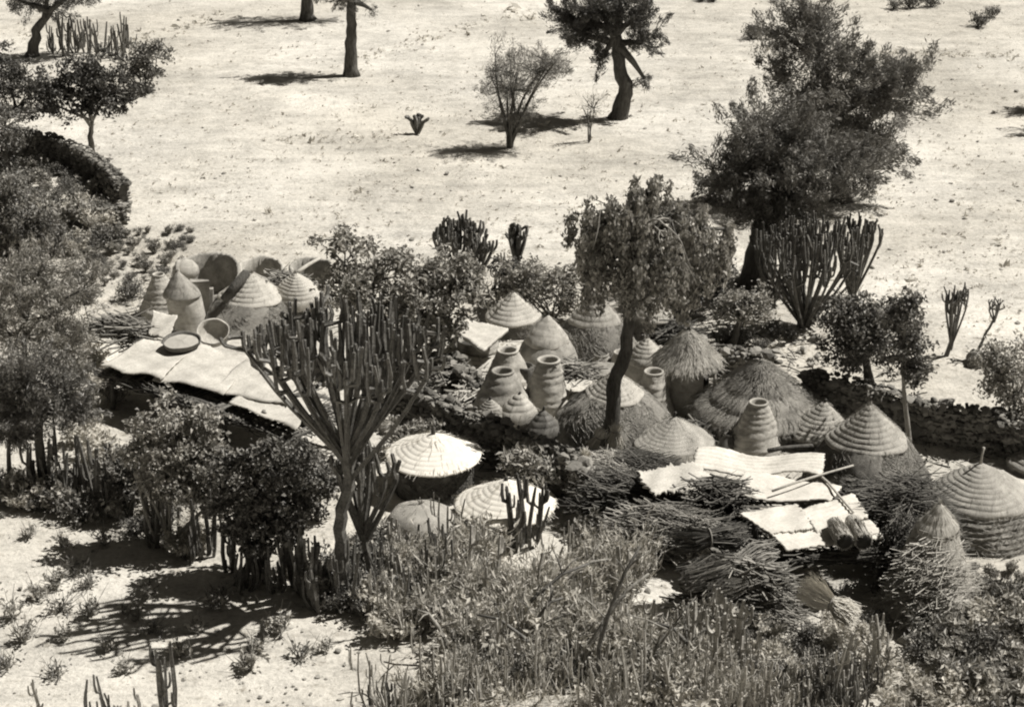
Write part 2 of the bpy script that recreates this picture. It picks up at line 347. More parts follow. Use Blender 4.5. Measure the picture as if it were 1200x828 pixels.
def capped(name, label, x, yf, hw, ytop, cr=.62, cz=.6, rings=5, bp=1.0, m_cap='thatch', m_body='thatch_old', seed=1, tilt=(0, 0), nst=900, knob=None, group='thatched granaries in the village', cat='granary', bodyrings=0, capcurve=1.0, frill=True, amp=.035):
    rng = np.random.default_rng(seed); s = Spot(x, yf, hw * (1.15 if m_body == 'thatch_old' else 1.12), ytop); R, H = s.R, s.H
    t = thing(name, s.c, label, cat, group); o = (0, 0, 0)
    if tilt == (0, 0): tilt = (rng.normal(0, .045), rng.normal(0, .03))
    prof = []
    if bodyrings: prof = coils(R, -.1, R * cr, H * cz, bodyrings, .03)
    else:
        for i in range(15): u = i / 14; prof.append((R * (1 - (1 - cr) * u ** bp), -.1 + (H * cz + .1) * u))
    if bodyrings and bp != 1: prof = [(R * (1 - (1 - cr) * (max(0, (z + .1)) / (H * cz + .1)) ** bp) + .03 * (i % 5 in (2, 3)), z) for i, (r, z) in enumerate(prof)]
    mb = MB(); lathe(mb, prof, o, wob=.03, rng=rng, tilt=tilt, fine=.012 if m_body != 'clay' and m_body != 'clay_pale' else .004)
    if m_body == 'thatch_old' and nst: straws(mb, o, prof[::2] if bodyrings else prof, int(nst * 1.4), .28, .009, rng, 1.2, tilt)
    mb.build('body', M[m_body], t)
    mb = MB(); r0 = R * cr + .05; rings = int(rings * 1.5); amp *= .55 * rng.uniform(.7, 1.3)
    cp = [(r0 * .9, H * cz - .06), (r0, H * cz - .07)] + coils(r0, H * cz - .03, .035, H, rings, amp, capcurve)
    lathe(mb, cp, o, wob=.035, rng=rng, tilt=tilt, fine=.0012)
    straws(mb, o, [(r0, H * cz - .03), (.04, H)] if abs(capcurve - 1) < .1 else cp[2::3], int(nst * .12) + 60, .2, .005, rng, .12, tilt, off=.02 + amp)
    if frill:                                            # loose straw ends round the lower edge of the cap
        n = 420; a = rng.uniform(0, 6.283, n); rr = r0 * rng.uniform(.9, 1.0, n)
        A = np.stack([rr * np.cos(a), rr * np.sin(a), np.full(n, H * cz - .03)], -1); A[:, 0] += tilt[0] * H * cz; A[:, 1] += tilt[1] * H * cz
        B = A * np.array([1.04, 1.04, 1]); B[:, 2] -= rng.uniform(.03, .2, n) * rng.uniform(.3, 1, n); rods(mb, A, B, .006, 0, rng)
    cap = mb.build('cap', M[m_cap], t)
    tx, ty = tilt[0] * H, tilt[1] * H
    if knob:
        mb = MB(); kx = .04; h = knob
        tube(mb, [(tx, ty, H - .08), (tx + kx * .3, ty, H + h * .5), (tx + kx, ty, H + h)], [.05, .035, .045], 6); mb.build('finial', M['wood'] if h > .3 else M['bark'], cap)
    else:
        mb = MB(); n = 26; A = rng.normal(0, .02, (n, 3)) + np.array([tx, ty, H - .06]); B = A + np.stack([rng.normal(0, .05, n), rng.normal(0, .05, n), rng.uniform(.06, .17, n)], -1)
        rods(mb, A, B, .01, 0, rng); mb.build('tuft', M['straw_grey'], cap)
    return t
def jar(name, label, x, yf, hw, ytop, mouth=.35, belly=.5, m='clay_pale', seed=1, ringn=7, tilt=(0, 0), lip=True, group='open-topped jar granaries in the village', cat='granary', shape=1.0, lid=None, amp=.018):
    rng = np.random.default_rng(seed); s = Spot(x, yf, hw * 1.14, ytop); R, H = s.R, s.H; t = thing(name, s.c, label, cat, group); mr = R * mouth * (.84 if mouth < .5 else 1)
    if tilt == (0, 0): tilt = (rng.normal(0, .04), rng.normal(0, .03))
    mb = MB(); prof = []; K = 6 * ringn
    for i in range(K + 1):
        u = i / K; r = R + (mr * 1.12 - R) * u ** (.98 * shape); r *= (1 - .05 * (1 - min(1, u * 6)))
        r += amp * (.4 + .9 * abs(math.sin(ringn * u * 1.7 + seed))) * abs(math.sin(PI * ringn * (u + .03 * math.sin(u * 9 + seed)))); prof.append((r, u * (H - .06)))
    prof[0] = (prof[0][0], -.1)
    lathe(mb, prof, (0, 0, 0), wob=.03, rng=rng, tilt=tilt, fine=.006); mb.build('body', M[m], t)
    mb = MB(); z = H
    rim = [(mr * 1.12, z - .07), (mr * 1.2, z - .05), (mr * 1.2, z - .015), (mr * 1.1, z + .01), (mr * .95, z), (mr * .85, z - .05), (mr * .9, z - .3), (mr * .9, z - .5)]
    if not lip: rim = [(mr * 1.12, z - .065), (mr * 1.1, z), (mr, z + .005), (mr * .92, z - .02), (mr * .92, z - .5)]
    lathe(mb, rim, (0, 0, 0), n=40, wob=.012, rng=rng, tilt=tilt); r = mb.build('rim', M[m], t)
    mb = MB(); lathe(mb, [(mr * .93, z - .28), (.01, z - .3)], (0, 0, 0), n=32, wob=.01, rng=rng, tilt=tilt); mb.build('filling', M['inside'], t)  # no contents: a near-black disc painting the shade down the open mouth
    if lid:
        mb = MB(); lathe(mb, [(mr * 1.2, z), (mr * 1.1, z + .06), (mr * .5, z + .13), (.02, z + .15)], (0, 0, 0), n=32, wob=.03, rng=rng, tilt=tilt); mb.build('lid', M[lid], t)
    return t
def wall_hut(name, label, x, yw, hww, hwr, yrim, ytop, m_roof='thatch', m_wall='clay', seed=1, rings=6, fringe=300, knob=.15, group='round huts in the village', door=None, droop=.0, amp=.03, posts=0, fr_len=.14):
    """x centre, yw wall foot in front, half widths of wall and roof, rim centre line and tip"""
    rng = np.random.default_rng(seed); s = Spot(x, yw, hww, ytop); R = s.R; H = s.H; Rr = hwr / hww * R; zr = V(x, yrim, s.c.y).z
    t = thing(name, s.c, label, 'hut', group)
    mb = MB(); lathe(mb, [(R, -.1), (R * 1.01, zr * .4), (R * .98, zr * .8), (R * .96, zr + .12)], (0, 0, 0), wob=.01, rng=rng, gap=door); 
    if door: lathe(mb, [(R * .86, zr + .1), (R * .88, -.1)], (0, 0, 0), wob=.01, rng=rng, gap=door)
    if 'white' in m_roof: straws(mb, (0, 0, 0), [(R * 1.0, 0), (R * 1.02, zr * .5), (R * .99, zr)], 900, .3, .012, rng, 2.5)
    mb.build('wall', M[m_wall], t)
    mb = MB(); prof = [(R * .8, zr + .02), (Rr * .98, zr - .04)] + coils(Rr, zr, .04, H, rings, amp, 1 - droop)
    lathe(mb, prof, (0, 0, 0), n=90, wob=.015, rng=rng, fine=.001 if 'white' in m_roof else .006)
    if fringe:
        n = fringe * 3; a = rng.uniform(0, 6.283, n); rr = Rr * rng.uniform(.9, 1.0, n); zz = zr + (H - zr) * (1 - rr / Rr) + .04
        A = np.stack([rr * np.cos(a), rr * np.sin(a), zz], -1); r2 = Rr * 1.03; B = np.stack([r2 * np.cos(a), r2 * np.sin(a), zr - rng.uniform(.0, fr_len, n)], -1)
        rods(mb, A, B, .009, .02, rng); straws(mb, (0, 0, 0), [(Rr, zr), (.04, H)], fringe * 3, .28, .007, rng, .15, off=.03 + amp)
    rf = mb.build('roof', M[m_roof], t)
    if knob: mb = MB(); tube(mb, [(0, 0, H - .05), (.01, 0, H + knob * .6), (.03, 0, H + knob)], [.07, .05, .03], 7); mb.build('finial', M['bark'], rf)
    for k in range(posts):
        a = -.5 + k * .55; mb = MB(); tube(mb, [(Rr * .9 * math.cos(a), Rr * .9 * math.sin(a), 0), (Rr * .88 * math.cos(a), Rr * .88 * math.sin(a), zr + .05)], .05, 6); mb.build('post', M['wood'], t)
    return t
def ring_wall(label, x, yf, hw, ytop, seed, m='clay', gapj=None, brk=.3, low=.55):
    rng = np.random.default_rng(seed); s = Spot(x, yf, hw, ytop); R = s.R; H = max(V(x, ytop, s.c.y + R).z, .5) + .1
    n = 72; a = np.arange(n) * 2 * PI / n; top = H * ((1 - low) + low * np.clip((np.sin(a - .35) + .95) / 1.25, 0, 1) ** .8 - brk * .2 * np.sin(a * 4 + rng.uniform(0, 6)) + rng.normal(0, .015, n)); th = .12
    mb = MB(); rings = [(R, -.1, 0), (R * 1.01, .5, 1), (R, 1, 1), (R - th * .5, 1.04, 1), (R - th, 1, 1), (R - th, .5, 1), (R - th, -.1, 0)]
    v = []
    for r, f, k in rings:
        z = np.full(n, -.1) if not k else top * f; rr = r + rng.normal(0, .012, n); v.append(np.stack([rr * np.cos(a), rr * np.sin(a), z], -1))
    q = [(i * n + j, i * n + (j + 1) % n, (i + 1) * n + (j + 1) % n, (i + 1) * n + j) for i in range(6) for j in range(n) if not (gapj and gapj[0] < j < gapj[1])]
    mb.add(np.concatenate(v), q); o = mb.build('roofless_hut', M[m]); o.location = s.c
    return tag(o, label, 'ruined hut', 'roofless round walls at the left of the village')

# left part of the village
jar('jar_granary', 'pale ribbed cone-shaped jar leaning left of the roofless round wall', 196, 380, 29, 321, .22, seed=2, tilt=(-.12, 0), ringn=8)
t = capped('clay_silo', 'smooth leaning clay silo with slanting top, right of the ribbed cone jar', 224, 392, 19, 318, .93, .62, 2, 1, 'clay', 'clay_pale', 3, (-.16, 0), 0, None, cat='silo', frill=False, capcurve=.9, amp=.01)
ring_wall('wide roofless round hut wall with a dark hollow inside, at upper left', 247, 368, 38, 300, 4, brk=.06)
ring_wall('broken mud ring wall just behind the tall left granary', 308, 350, 27, 304, 5, 'clay_pale', brk=.2)
ring_wall('small broken mud ring wall with a plank laid over it', 366, 348, 26, 305, 6, brk=.2)
mb = MB(); p = G(237, 378); box(mb, (0, 0, .72), (.62, .14, 1.55), .1, .03, np.random.default_rng(1)); box(mb, (.36, .06, .6), (.14, .14, 1.2), .1, .03, np.random.default_rng(2)); o = mb.build('clay_slab', M['clay']); o.location = p
tag(o, 'upright dark clay slab standing inside the roofless round wall', 'slab')
mb = MB(); s = Spot(220, 356, 15, 304); rng = np.random.default_rng(3); lathe(mb, [(s.R * .8, -.1), (s.R * .85, s.H * .6), (s.R, s.H * .65), (s.R * .95, s.H * .8), (s.R * .6, s.H * .95), (.02, s.H)], (0, 0, 0), wob=.04, rng=rng); o = mb.build('covered_pot', M['clay_pale']); o.location = s.c
tag(o, 'pale round-topped clay column beside the leaning silo', 'clay pot')
h4 = capped('thatched_granary', 'wide granary with smooth ringed cap and rough thatch, behind the drying platform', 298, 404, 56, 320, .58, .56, 5, 1.4, seed=7, nst=2200, knob=None, m_cap='thatch_pale')
capped('thatched_granary', 'small dome-capped granary half hidden by the candelabra tree, upper left', 354, 388, 31, 319, .80, .42, 6, 1, 'thatch_pale', seed=8, nst=500, capcurve=.55)
def logthing(name, label, a, b, za, zb, r, m='bark', cat='log', group=None, ridge=0):
    A = G(a[0], a[1], za); B = G(b[0], b[1], zb); mid = (A + B) / 2 + Vector((0, 0, .03)); mb = MB(); tube(mb, [A, A.lerp(mid, .5) + Vector((.02, 0, .02)), mid, B.lerp(mid, .5), B], [r, r * .97, r * .93, r * .9, r * .82], 8, wob=.05, rng=np.random.default_rng(int(a[0])))
    return tag(mb.build(name, M[m], loc=tuple(A)), label, cat, group)
hc = Spot(298, 404, 57, 320)
mb = MB(); A = V(262, 352, hc.c.y - .5); B = V(289, 319, hc.c.y - .1); tube(mb, [A, (A + B) / 2, B], [.17, .16, .15], 9, wob=.05, rng=np.random.default_rng(4)); tag(mb.build('log', M['bark'], loc=tuple(A)), 'thick dark log leaning on the cap of the wide left granary', 'log')
logthing('plank', 'pale plank lying slantwise over the small broken ring wall', (347, 320), (376, 302), 1.0, 1.05, .07, 'wood', 'plank')
logthing('pole', 'upright weathered post standing in the broken mud ring wall', (312, 336), (312, 330), 0, 1.5, .06, 'bark', 'pole')

# mats and sheets --------------------------------------------------
def sheet(name, label, corners, z, m, cat, group=None, amp=.05, th=.03, seed=1, nx=40, ny=14, rib=0, ribs=9, rag=.02, wave=None):
    """corners TL,TR,BR,BL as picture points at height z"""
    rng = np.random.default_rng(seed); zz = z if hasattr(z, '__len__') else [z] * 4; c = [np.array(tuple(G(a, b, k))) for (a, b), k in zip(corners, zz)]
    u = np.linspace(0, 1, nx)[None, :, None]; v = np.linspace(0, 1, ny)[:, None, None]
    P = (c[0] * (1 - u) + c[1] * u) * (1 - v) + (c[3] * (1 - u) + c[2] * u) * v
    p = rng.uniform(0, 6.28, 6); U = u[..., 0]; W = v[..., 0]
    h = amp * (np.sin(U * 5 + p[0]) * np.sin(W * 3 + p[1]) + .6 * np.sin(U * 11 + W * 5 + p[2]) + .35 * np.sin(W * 9 + p[3] + U * 7))
    if wave: h = h + wave * np.sin(U * 2 * PI * 1.25 + .6 + W * .8)
    if rib: h = h + rib * np.abs(np.sin(W * PI * ribs + .12 * np.sin(U * 9)))
    P = P + np.stack([rng.normal(0, .003, h.shape), rng.normal(0, .003, h.shape), h], -1)
    ex = rng.normal(0, rag, (ny, 2)); ey = rng.normal(0, rag, (nx, 2))
    P[:, 0, 0] += ex[:, 0]; P[:, -1, 0] += ex[:, 1]; P[0, :, 1] += ey[:, 0]; P[-1, :, 1] += ey[:, 1]
    mb = MB(); top = P.reshape(-1, 3); bot = top - np.array([0, 0, th]); n = nx * ny
    i = np.arange(ny - 1)[:, None] * nx + np.arange(nx - 1)[None]; q = np.stack([i + nx, i + nx + 1, i + 1, i], -1).reshape(-1, 4)
    q2 = q[:, ::-1] + n; side = []
    for k in range(nx - 1): side += [(k, k + 1, n + k + 1, n + k), ((ny - 1) * nx + k + 1, (ny - 1) * nx + k, n + (ny - 1) * nx + k, n + (ny - 1) * nx + k + 1)]
    for k in range(ny - 1): side += [((k + 1) * nx, k * nx, n + k * nx, n + (k + 1) * nx), (k * nx + nx - 1, (k + 1) * nx + nx - 1, n + (k + 1) * nx + nx - 1, n + k * nx + nx - 1)]
    mb.add(np.vstack([top, bot]), np.vstack([q, q2, np.array(side)])); o = mb.build(name, M[m], loc=tuple(c[0])); return tag(o, label, cat, group)
def platform(label, poly, z, posts, seed, group=None, th=.14, nb=110, stick='stick_dark', front=(0, 3)):
    rng = np.random.default_rng(seed); c = [np.array(tuple(G(a, b, z))) for a, b in poly]; org = c[0] * np.array([1, 1, 0]); t = thing('drying_platform', tuple(org), label, 'platform', group)
    def lay(i0, i1, j0, j1, n, dz, r0_, r1_, mb, ov=.03):
        s = rng.uniform(0, 1, (n, 1)); A = c[i0] * (1 - s) + c[i1] * s; B = c[j0] * (1 - s) + c[j1] * s; A = A + rng.normal(0, .05, (n, 3)) * np.array([1, 1, .3]); B = B + rng.normal(0, .05, (n, 3)) * np.array([1, 1, .3])
        e = (A - B) * rng.uniform(-.02, ov, (n, 1)); A = A + e; B = B - e; A[:, 2] -= dz; B[:, 2] -= dz; rods(mb, A - org, B - org, rng.uniform(r0_, r1_, n), .01, rng)
    mb = MB(); lay(0, 3, 1, 2, nb, .13, .015, .035, mb); lay(0, 1, 3, 2, max(14, nb // 3), .19, .03, .05, mb, .02); mb.build('deck', M[stick], t)
    mb = MB(); n = 420; f0, f1 = front                            # ragged bundle of sticks along the front edge
    s = rng.uniform(0, 1, n); E = c[f0] * (1 - s[:, None]) + c[f1] * s[:, None]; d = nrm(c[f1] - c[f0]); dd = d + rng.normal(0, .14, (n, 3)); L = rng.uniform(.4, 1.2, (n, 1)); E = E + rng.normal(0, .07, (n, 3)) - np.array([0, 0, .27])
    rods(mb, E - dd * L / 2 - org, E + dd * L / 2 - org, rng.uniform(.01, .028, n), .04, rng); mb.build('edge_bundle', M['stick_dark'], t)
    for a, b in posts:
        g = G(a, b, z) ; mb = MB(); tube(mb, [(g.x - org[0], g.y - org[1], 0), (g.x - org[0] + .03, g.y - org[1], z * .5), (g.x - org[0], g.y - org[1], z - .12)], [.08, .07, .07], 7, wob=.06, rng=rng); mb.build('post', M['bark'], t)
    return t
platform('raised stick platform covered with drying mats at the left of the village', [(118, 428), (190, 396), (430, 474), (348, 508)], 1.35, [(128, 430), (195, 442), (260, 466), (340, 497), (200, 402), (290, 425), (400, 470)], 11, nb=160)
GM = 'sheets spread to dry on the left platform'
sheet('drying_mat', 'leftmost pale drying mat, hanging over the platform corner', [(168, 398), (226, 410), (190, 444), (118, 427)], 1.5, 'grain', 'mat', GM, .06, seed=1)
sheet('drying_mat', 'pale drying mat in front of the clay bowls, second from left', [(228, 404), (300, 418), (262, 462), (178, 441)], 1.5, 'grain', 'mat', GM, .06, seed=2)
sheet('drying_mat', 'pale drying mat behind the drooping candelabra arms', [(296, 414), (352, 438), (338, 476), (248, 456)], 1.52, 'grain', 'mat', GM, .05, seed=3)
sheet('drying_mat', 'nearest pale drying mat with a small stone on it', [(292, 458), (380, 470), (347, 503), (268, 470)], 1.5, 'grain', 'mat', GM, .05, seed=4)
mb = MB(); g = G(310, 482, 1.5); rock(mb, (0, 0, 0), (.1, .09, .07), np.random.default_rng(3)); o = mb.build('stone', M['stone_dark']); o.location = g; tag(o, 'small dark stone lying on the nearest pale drying mat', 'stone')
def bowl(name, label, x, yf, hw, z, depth, m, tiltv=0, fill=None, seed=1, group='bowls and baskets behind the drying mats', cat='bowl', thk=.03):
    f = G(x, yf, z); R = hw / S(f); c = Vector((f.x, f.y + R * .8, z)); rng = np.random.default_rng(seed); t = thing(name, c, label, cat, group); t.rotation_euler = (tiltv, 0, 0)
    mb = MB(); lathe(mb, [(R * .3, 0), (R * .75, depth * .25), (R * .97, depth * .7), (R, depth), (R + .015, depth + .02), (R - thk, depth), (R - thk - .03, depth * .6), (R * .6, depth * .22), (.01, depth * .12)], (0, 0, 0), n=48, wob=.02, rng=rng); mb.build('shell', M[m], t)
    if fill: mb = MB(); lathe(mb, [(R - thk - .005, depth * .8), (R * .5, depth * .9), (.01, depth * .95)], (0, 0, 0), n=32, wob=.02, rng=rng, fine=.008); mb.build('contents', M[fill], t)
    return t
bowl('basket', 'deep open basket tipped towards the viewer beside a pale dish', 249, 404, 19, 1.45, .42, 'clay_pale', .5, None, 1, cat='basket')
bowl('dish', 'shallow dish heaped with pale flour by the tipped basket', 278, 411, 13, 1.4, .16, 'wood', 0, 'grain', 2, cat='dish')
bowl('bowl', 'dark wide bowl filled with straw at the rear of the platform', 211, 417, 22, 1.45, .34, 'clay_dark', .1, 'straw_grey', 3)
sheet('hide', 'white square hide propped up behind the leftmost mat', [(180, 364), (208, 370), (196, 397), (174, 391)], [1.9, 1.9, 1.5, 1.5], 'mat', 'hide', None, .02, seed=5)
def pile(label, x, y, z, dims, ang, n, m='stick', L=(.6, 1.4), r=(.008, .02), spread=.3, seed=1, name='brushwood_pile', cat='brushwood', group='brushwood piles in the village', flat=.28, dome=1.75):
    n = int(n * 1.6)
    rng = np.random.default_rng(seed); g = G(x, y, z); mb = MB()
    a = ang + rng.normal(0, spread, n); el = rng.normal(0, flat, n); D = np.stack([np.cos(a) * np.cos(el), np.sin(a) * np.cos(el), np.sin(el)], -1); Ls = rng.uniform(L[0], L[1], (n, 1))
    ux, uy = rng.uniform(-1, 1, n), rng.uniform(-1, 1, n); k = np.maximum(1 - .8 * ux ** 2 - .8 * uy ** 2, .05) ** .6; h = dims[2] * k * rng.uniform(0, 1, n) ** .5 * dome + .03
    ca, sa = math.cos(ang), math.sin(ang); lx, ly = ux * dims[0] / 2, uy * dims[1] / 2
    C = np.stack([lx * ca - ly * sa, lx * sa + ly * ca, h], -1); rods(mb, C - D * Ls / 2, C + D * Ls / 2, rng.uniform(r[0], r[1], n), .06, rng)
    o = mb.build(name, M[m]); o.location = g; return tag(o, label, cat, group)
def bundle(label, a, b, z, R, n, m, seed=1, flare=.25, name='stick_bundle', cat='bundle', group='tied bundles lying in the village', z2=None, tie=.5, r=.009):
    rng = np.random.default_rng(seed); A = np.array(tuple(G(*a, z))); B = np.array(tuple(G(*b, z if z2 is None else z2))); d = nrm(B - A); u = nrm(np.cross(d, [0, 0, 1.])); w_ = np.cross(u, d)
    th = rng.uniform(0, 6.283, n); rr = R * np.sqrt(rng.uniform(0, 1, n)); o_ = u * (rr * np.cos(th))[:, None] + w_ * (rr * np.sin(th))[:, None]; t = thing(name, tuple(A), label, cat, group)
    s = rng.uniform(-.08, .12, (n, 1)); e = rng.uniform(-.15, .08, (n, 1)); L = np.linalg.norm(B - A); fl = 1 + flare * rng.uniform(0, 2, (n, 1))
    P0 = o_ * fl + d * s * L; P1 = o_ * (.75) + d * L * tie; P2 = o_ * (1 + flare * .6 * rng.uniform(0, 2, (n, 1))) + d * L * (1 + e)
    P0 = P0 + rng.normal(0, R * .12, P0.shape); P2 = P2 + rng.normal(0, R * .12, P2.shape); mb = MB()
    rods(mb, P1, P0, r * rng.uniform(.6, 1.3, n), .09, rng); rods(mb, P1, P2, r * rng.uniform(.6, 1.3, n), .09, rng); mb.build('stalks', M[m], t)
    mb = MB(); c = d * L * tie; ring = [c + (u * math.cos(q) + w_ * math.sin(q)) * R * .85 for q in np.linspace(0, 2 * PI, 17)]; tube(mb, ring, .018, 5, cap=False); mb.build('tie', M['stick'], t)
    return t
pile('heap of bark and long sticks with a curved slab, left of the white hide', 146, 398, 1.0, (1.9, 1.1, .45), -.3, 130, 'stick', (.6, 1.8), (.015, .04), .35, 21)
mb = MB(); rng = np.random.default_rng(8); g = G(150, 402, .9)
for k in range(1):
    n = 24; v = []; 
    for i in range(n):
        for j in range(9):
            a = -1.2 + 2.4 * j / 8; v.append(((i / (n - 1) - .5) * 1.7, math.sin(a) * .32 * (1 - abs(i / (n - 1) - .5) ** 2 * 1.6), .5 - math.cos(a) * .32 + .0 * i + rng.normal(0, .008)))
    mb.add(v, [(i * 9 + j, i * 9 + j + 1, (i + 1) * 9 + j + 1, (i + 1) * 9 + j) for i in range(n - 1) for j in range(8)])
o = mb.build('bark_trough', M['clay_pale']); o.location = g; o.rotation_euler = (0.2, 0, -.35); tag(o, 'curved pale bark trough lying under the heap of long sticks', 'trough')

# middle of the village
capped('cone_granary', 'pale sharp cone roof at the back, under the leafy shrub', 602, 398, 29, 343, .94, .38, 5, 1, 'thatch_pale', seed=20, nst=500)
sheet('stone_slab', 'flat speckled pale slab lying behind the jars', [(548, 372), (596, 386), (566, 408), (528, 386)], .9, 'grain', 'slab', None, .03, .12, seed=6)
jar('wall_base', 'low round clay base under the flat speckled slab', 558, 418, 26, 396, .8, seed=9, lip=False, ringn=2, m='clay', cat='clay base', group='clay bases')
capped('mound_granary', 'smooth beehive-shaped clay granary with a small knob, between two large roofs', 640, 440, 34, 370, .66, .5, 3, 2.2, 'clay_pale', 'clay', seed=21, nst=0, knob=.12, frill=False, amp=.02, capcurve=.8)
jar('jar_granary', 'low ribbed jar with a wide mouth behind the shouldered jar', 597, 456, 25, 409, .45, seed=22, ringn=4)
jar('jar_granary', 'shouldered clay jar with a thick ring round its mouth, nearest the stone wall', 588, 500, 33, 434, .36, seed=23, ringn=5, shape=1.3, m='clay', amp=.03)
jar('jar_granary', 'tall narrow ribbed jar with a flared dark mouth', 639, 490, 27, 421, .45, seed=24, ringn=7)
jar('clay_pot', 'small dark round pot squeezed between two tall jars', 614, 452, 12, 428, .75, seed=25, ringn=1, m='clay_dark', lip=False, cat='pot', group='small clay pots')
capped('small_granary', 'small squat domed clay granary beside the stone wall, leftmost of three', 577, 506, 15, 467, .9, .3, 4, 1, 'clay', 'clay', seed=26, nst=0, frill=False, capcurve=.5, knob=.08)
capped('small_granary', 'small half-dark domed granary, middle of three along the stone wall', 606, 508, 20, 462, .95, .3, 3, 1, 'clay_pale', 'clay', seed=27, nst=0, frill=False, capcurve=.6, knob=.06)
capped('small_granary', 'small dark pointed granary with a knob, right of three along the wall', 638, 520, 18, 481, .97, .25, 3, 1, 'clay_dark', 'clay_dark', seed=28, nst=0, frill=False, capcurve=.7, knob=.12)
capped('thatched_granary', 'large granary with ringed cap left of the weeping tree trunk', 697, 426, 44, 343, .56, .52, 4, 1.5, 'thatch', seed=29, nst=1800)
capped('thatched_granary', 'granary with a two-tone pointed cap right of the weeping tree trunk', 763, 402, 26, 343, .72, .45, 4, 1, 'thatch_pale', seed=30, nst=900)
capped('tiered_granary', 'pale tiered jar-shaped granary next to the mud-walled hut', 757, 456, 25, 396, .72, .5, 4, 1.6, 'clay_pale', 'clay_pale', seed=31, nst=0, frill=False, amp=.03, capcurve=.7)
wall_hut('round_hut', 'mud-walled hut with a shaggy thatched roof and open doorway', 803, 486, 26, 40, 424, 387, 'thatch', 'clay_pale', 32, 3, 420, .2, door=(62, 70), posts=1, amp=.02, fr_len=.08)
jar('jar_granary', 'ribbed jar with a round black mouth beside the weeping tree trunk', 763, 500, 25, 434, .42, seed=33, ringn=7)
capped('mound_granary', 'broad mound granary with pale ringed cap behind the bare trunk foot', 719, 536, 64, 436, .46, .66, 5, 1.9, 'thatch_pale', 'thatch_old', seed=34, nst=2400)
capped('cone_granary', 'low cone roof with fine dark ribs, left of the wavy mat', 790, 552, 44, 489, .92, .4, 7, 1, 'thatch', 'clay_pale', seed=35, nst=500, knob=.15, amp=.02)
wall_hut('old_hut', 'wide collapsing thatched roof with torn layers, at the back right', 886, 520, 56, 78, 480, 426, 'thatch_old', 'clay', 36, 4, 700, .1, group='round huts in the village', amp=.07, fr_len=.3)
jar('jar_granary', 'tall tapering ribbed jar with open mouth in front of the collapsing roof', 883, 540, 31, 470, .33, seed=37, ringn=8)
t = jar('clay_pot', 'small dark pot with a loop handle left of the tallest jar', 851, 536, 15, 508, .3, seed=38, ringn=1, m='clay_dark', cat='pot', group='small clay pots')
mb = MB(); s = Spot(851, 536, 15, 508); tube(mb, [(s.R * .5 * math.cos(q), 0, s.H - .02 + .16 * math.sin(q)) for q in np.linspace(0, PI, 9)], .02, 6); mb.build('handle', M['clay_dark'], t)
capped('cone_granary', 'steep dark-sided cone roof tucked behind the big right granary', 957, 534, 34, 471, .95, .3, 6, 1, 'thatch', seed=39, nst=500, knob=.08, tilt=(.1, 0))
capped('thatched_granary', 'biggest right granary, with a tall pointed cap above the brush', 1013, 614, 70, 473, .56, .62, 6, 1.7, 'thatch', seed=40, nst=2600, amp=.04)
c21 = capped('ringed_granary', 'ringed round granary with a pole standing out of its top, far right', 1142, 654, 66, 543, .76, .52, 7, 1.5, 'thatch', 'thatch_old', seed=41, nst=500, capcurve=.82, knob=.45, bodyrings=7, amp=.035)
capped('straw_stack', 'pale straw stack slope beside the right brush heap', 1084, 738, 52, 588, .4, .78, 2, 1.3, 'straw_grey', 'thatch', seed=42, nst=900, cat='straw stack', group='straw stacks')
capped('cone_granary', 'dark roof cut by the right edge of the photo', 1216, 566, 34, 520, .9, .3, 4, 1, 'thatch_old', seed=43, nst=300)
# front huts
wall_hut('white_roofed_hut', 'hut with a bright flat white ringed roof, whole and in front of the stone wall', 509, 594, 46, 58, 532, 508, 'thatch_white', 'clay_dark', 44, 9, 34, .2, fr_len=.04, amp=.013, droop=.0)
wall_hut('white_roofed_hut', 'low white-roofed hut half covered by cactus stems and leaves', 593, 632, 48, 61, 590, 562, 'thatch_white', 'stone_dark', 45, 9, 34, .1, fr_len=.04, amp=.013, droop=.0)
capped('straw_mound', 'grey rounded straw mound in front of the white-roofed hut', 496, 652, 37, 590, .93, .5, 1, 2.6, 'thatch', 'thatch_old', seed=46, nst=900, capcurve=.42, amp=.002, cat='mound', group='straw stacks', frill=False)

# platform with white mats on the right
platform('pole platform carrying the white mats at the right of the village', [(835, 556), (978, 560), (1036, 636), (922, 644)], 1.45, [(925, 642), (1030, 634), (850, 560), (975, 562), (885, 600), (1005, 600)], 50, nb=30, stick='stick', front=(3, 2))
GW = 'white mats on the right platform'
sheet('white_mat', 'long wavy white ribbed mat, rearmost on the right platform', [(817, 527), (966, 534), (964, 557), (811, 551)], 1.6, 'mat', 'mat', GW, .03, .04, 60, 60, 48, .03, 6, wave=.09)
sheet('white_mat', 'smooth bright mat sagging across two poles, second from the rear', [(872, 552), (986, 570), (974, 588), (857, 580)], 1.54, 'mat', 'mat', GW, .03, .04, 61, wave=.05)
sheet('white_mat', 'ribbed white mat slanting up to the right, beside the rolls', [(938, 598), (1000, 577), (1018, 606), (958, 622)], 1.58, 'mat', 'mat', GW, .02, .04, 62, 50, 48, .026, 6)
sheet('white_mat', 'ribbed white mat reaching the left corner of the platform', [(866, 601), (932, 590), (962, 618), (904, 625)], 1.56, 'mat', 'mat', GW, .02, .04, 63, 50, 48, .026, 6)
sheet('white_mat', 'front white mat under the two rolls', [(900, 622), (1018, 608), (1036, 630), (922, 644)], 1.52, 'mat', 'mat', GW, .02, .04, 64, 60, 36, .024, 4)
sheet('straw_mat', 'frayed pale straw mat lying on the brushwood, left of the platform', [(745, 552), (812, 541), (834, 562), (765, 580)], 1.7, 'grain', 'mat', 'straw mats on the brushwood', .04, .06, 65, rag=.07, rib=.02)
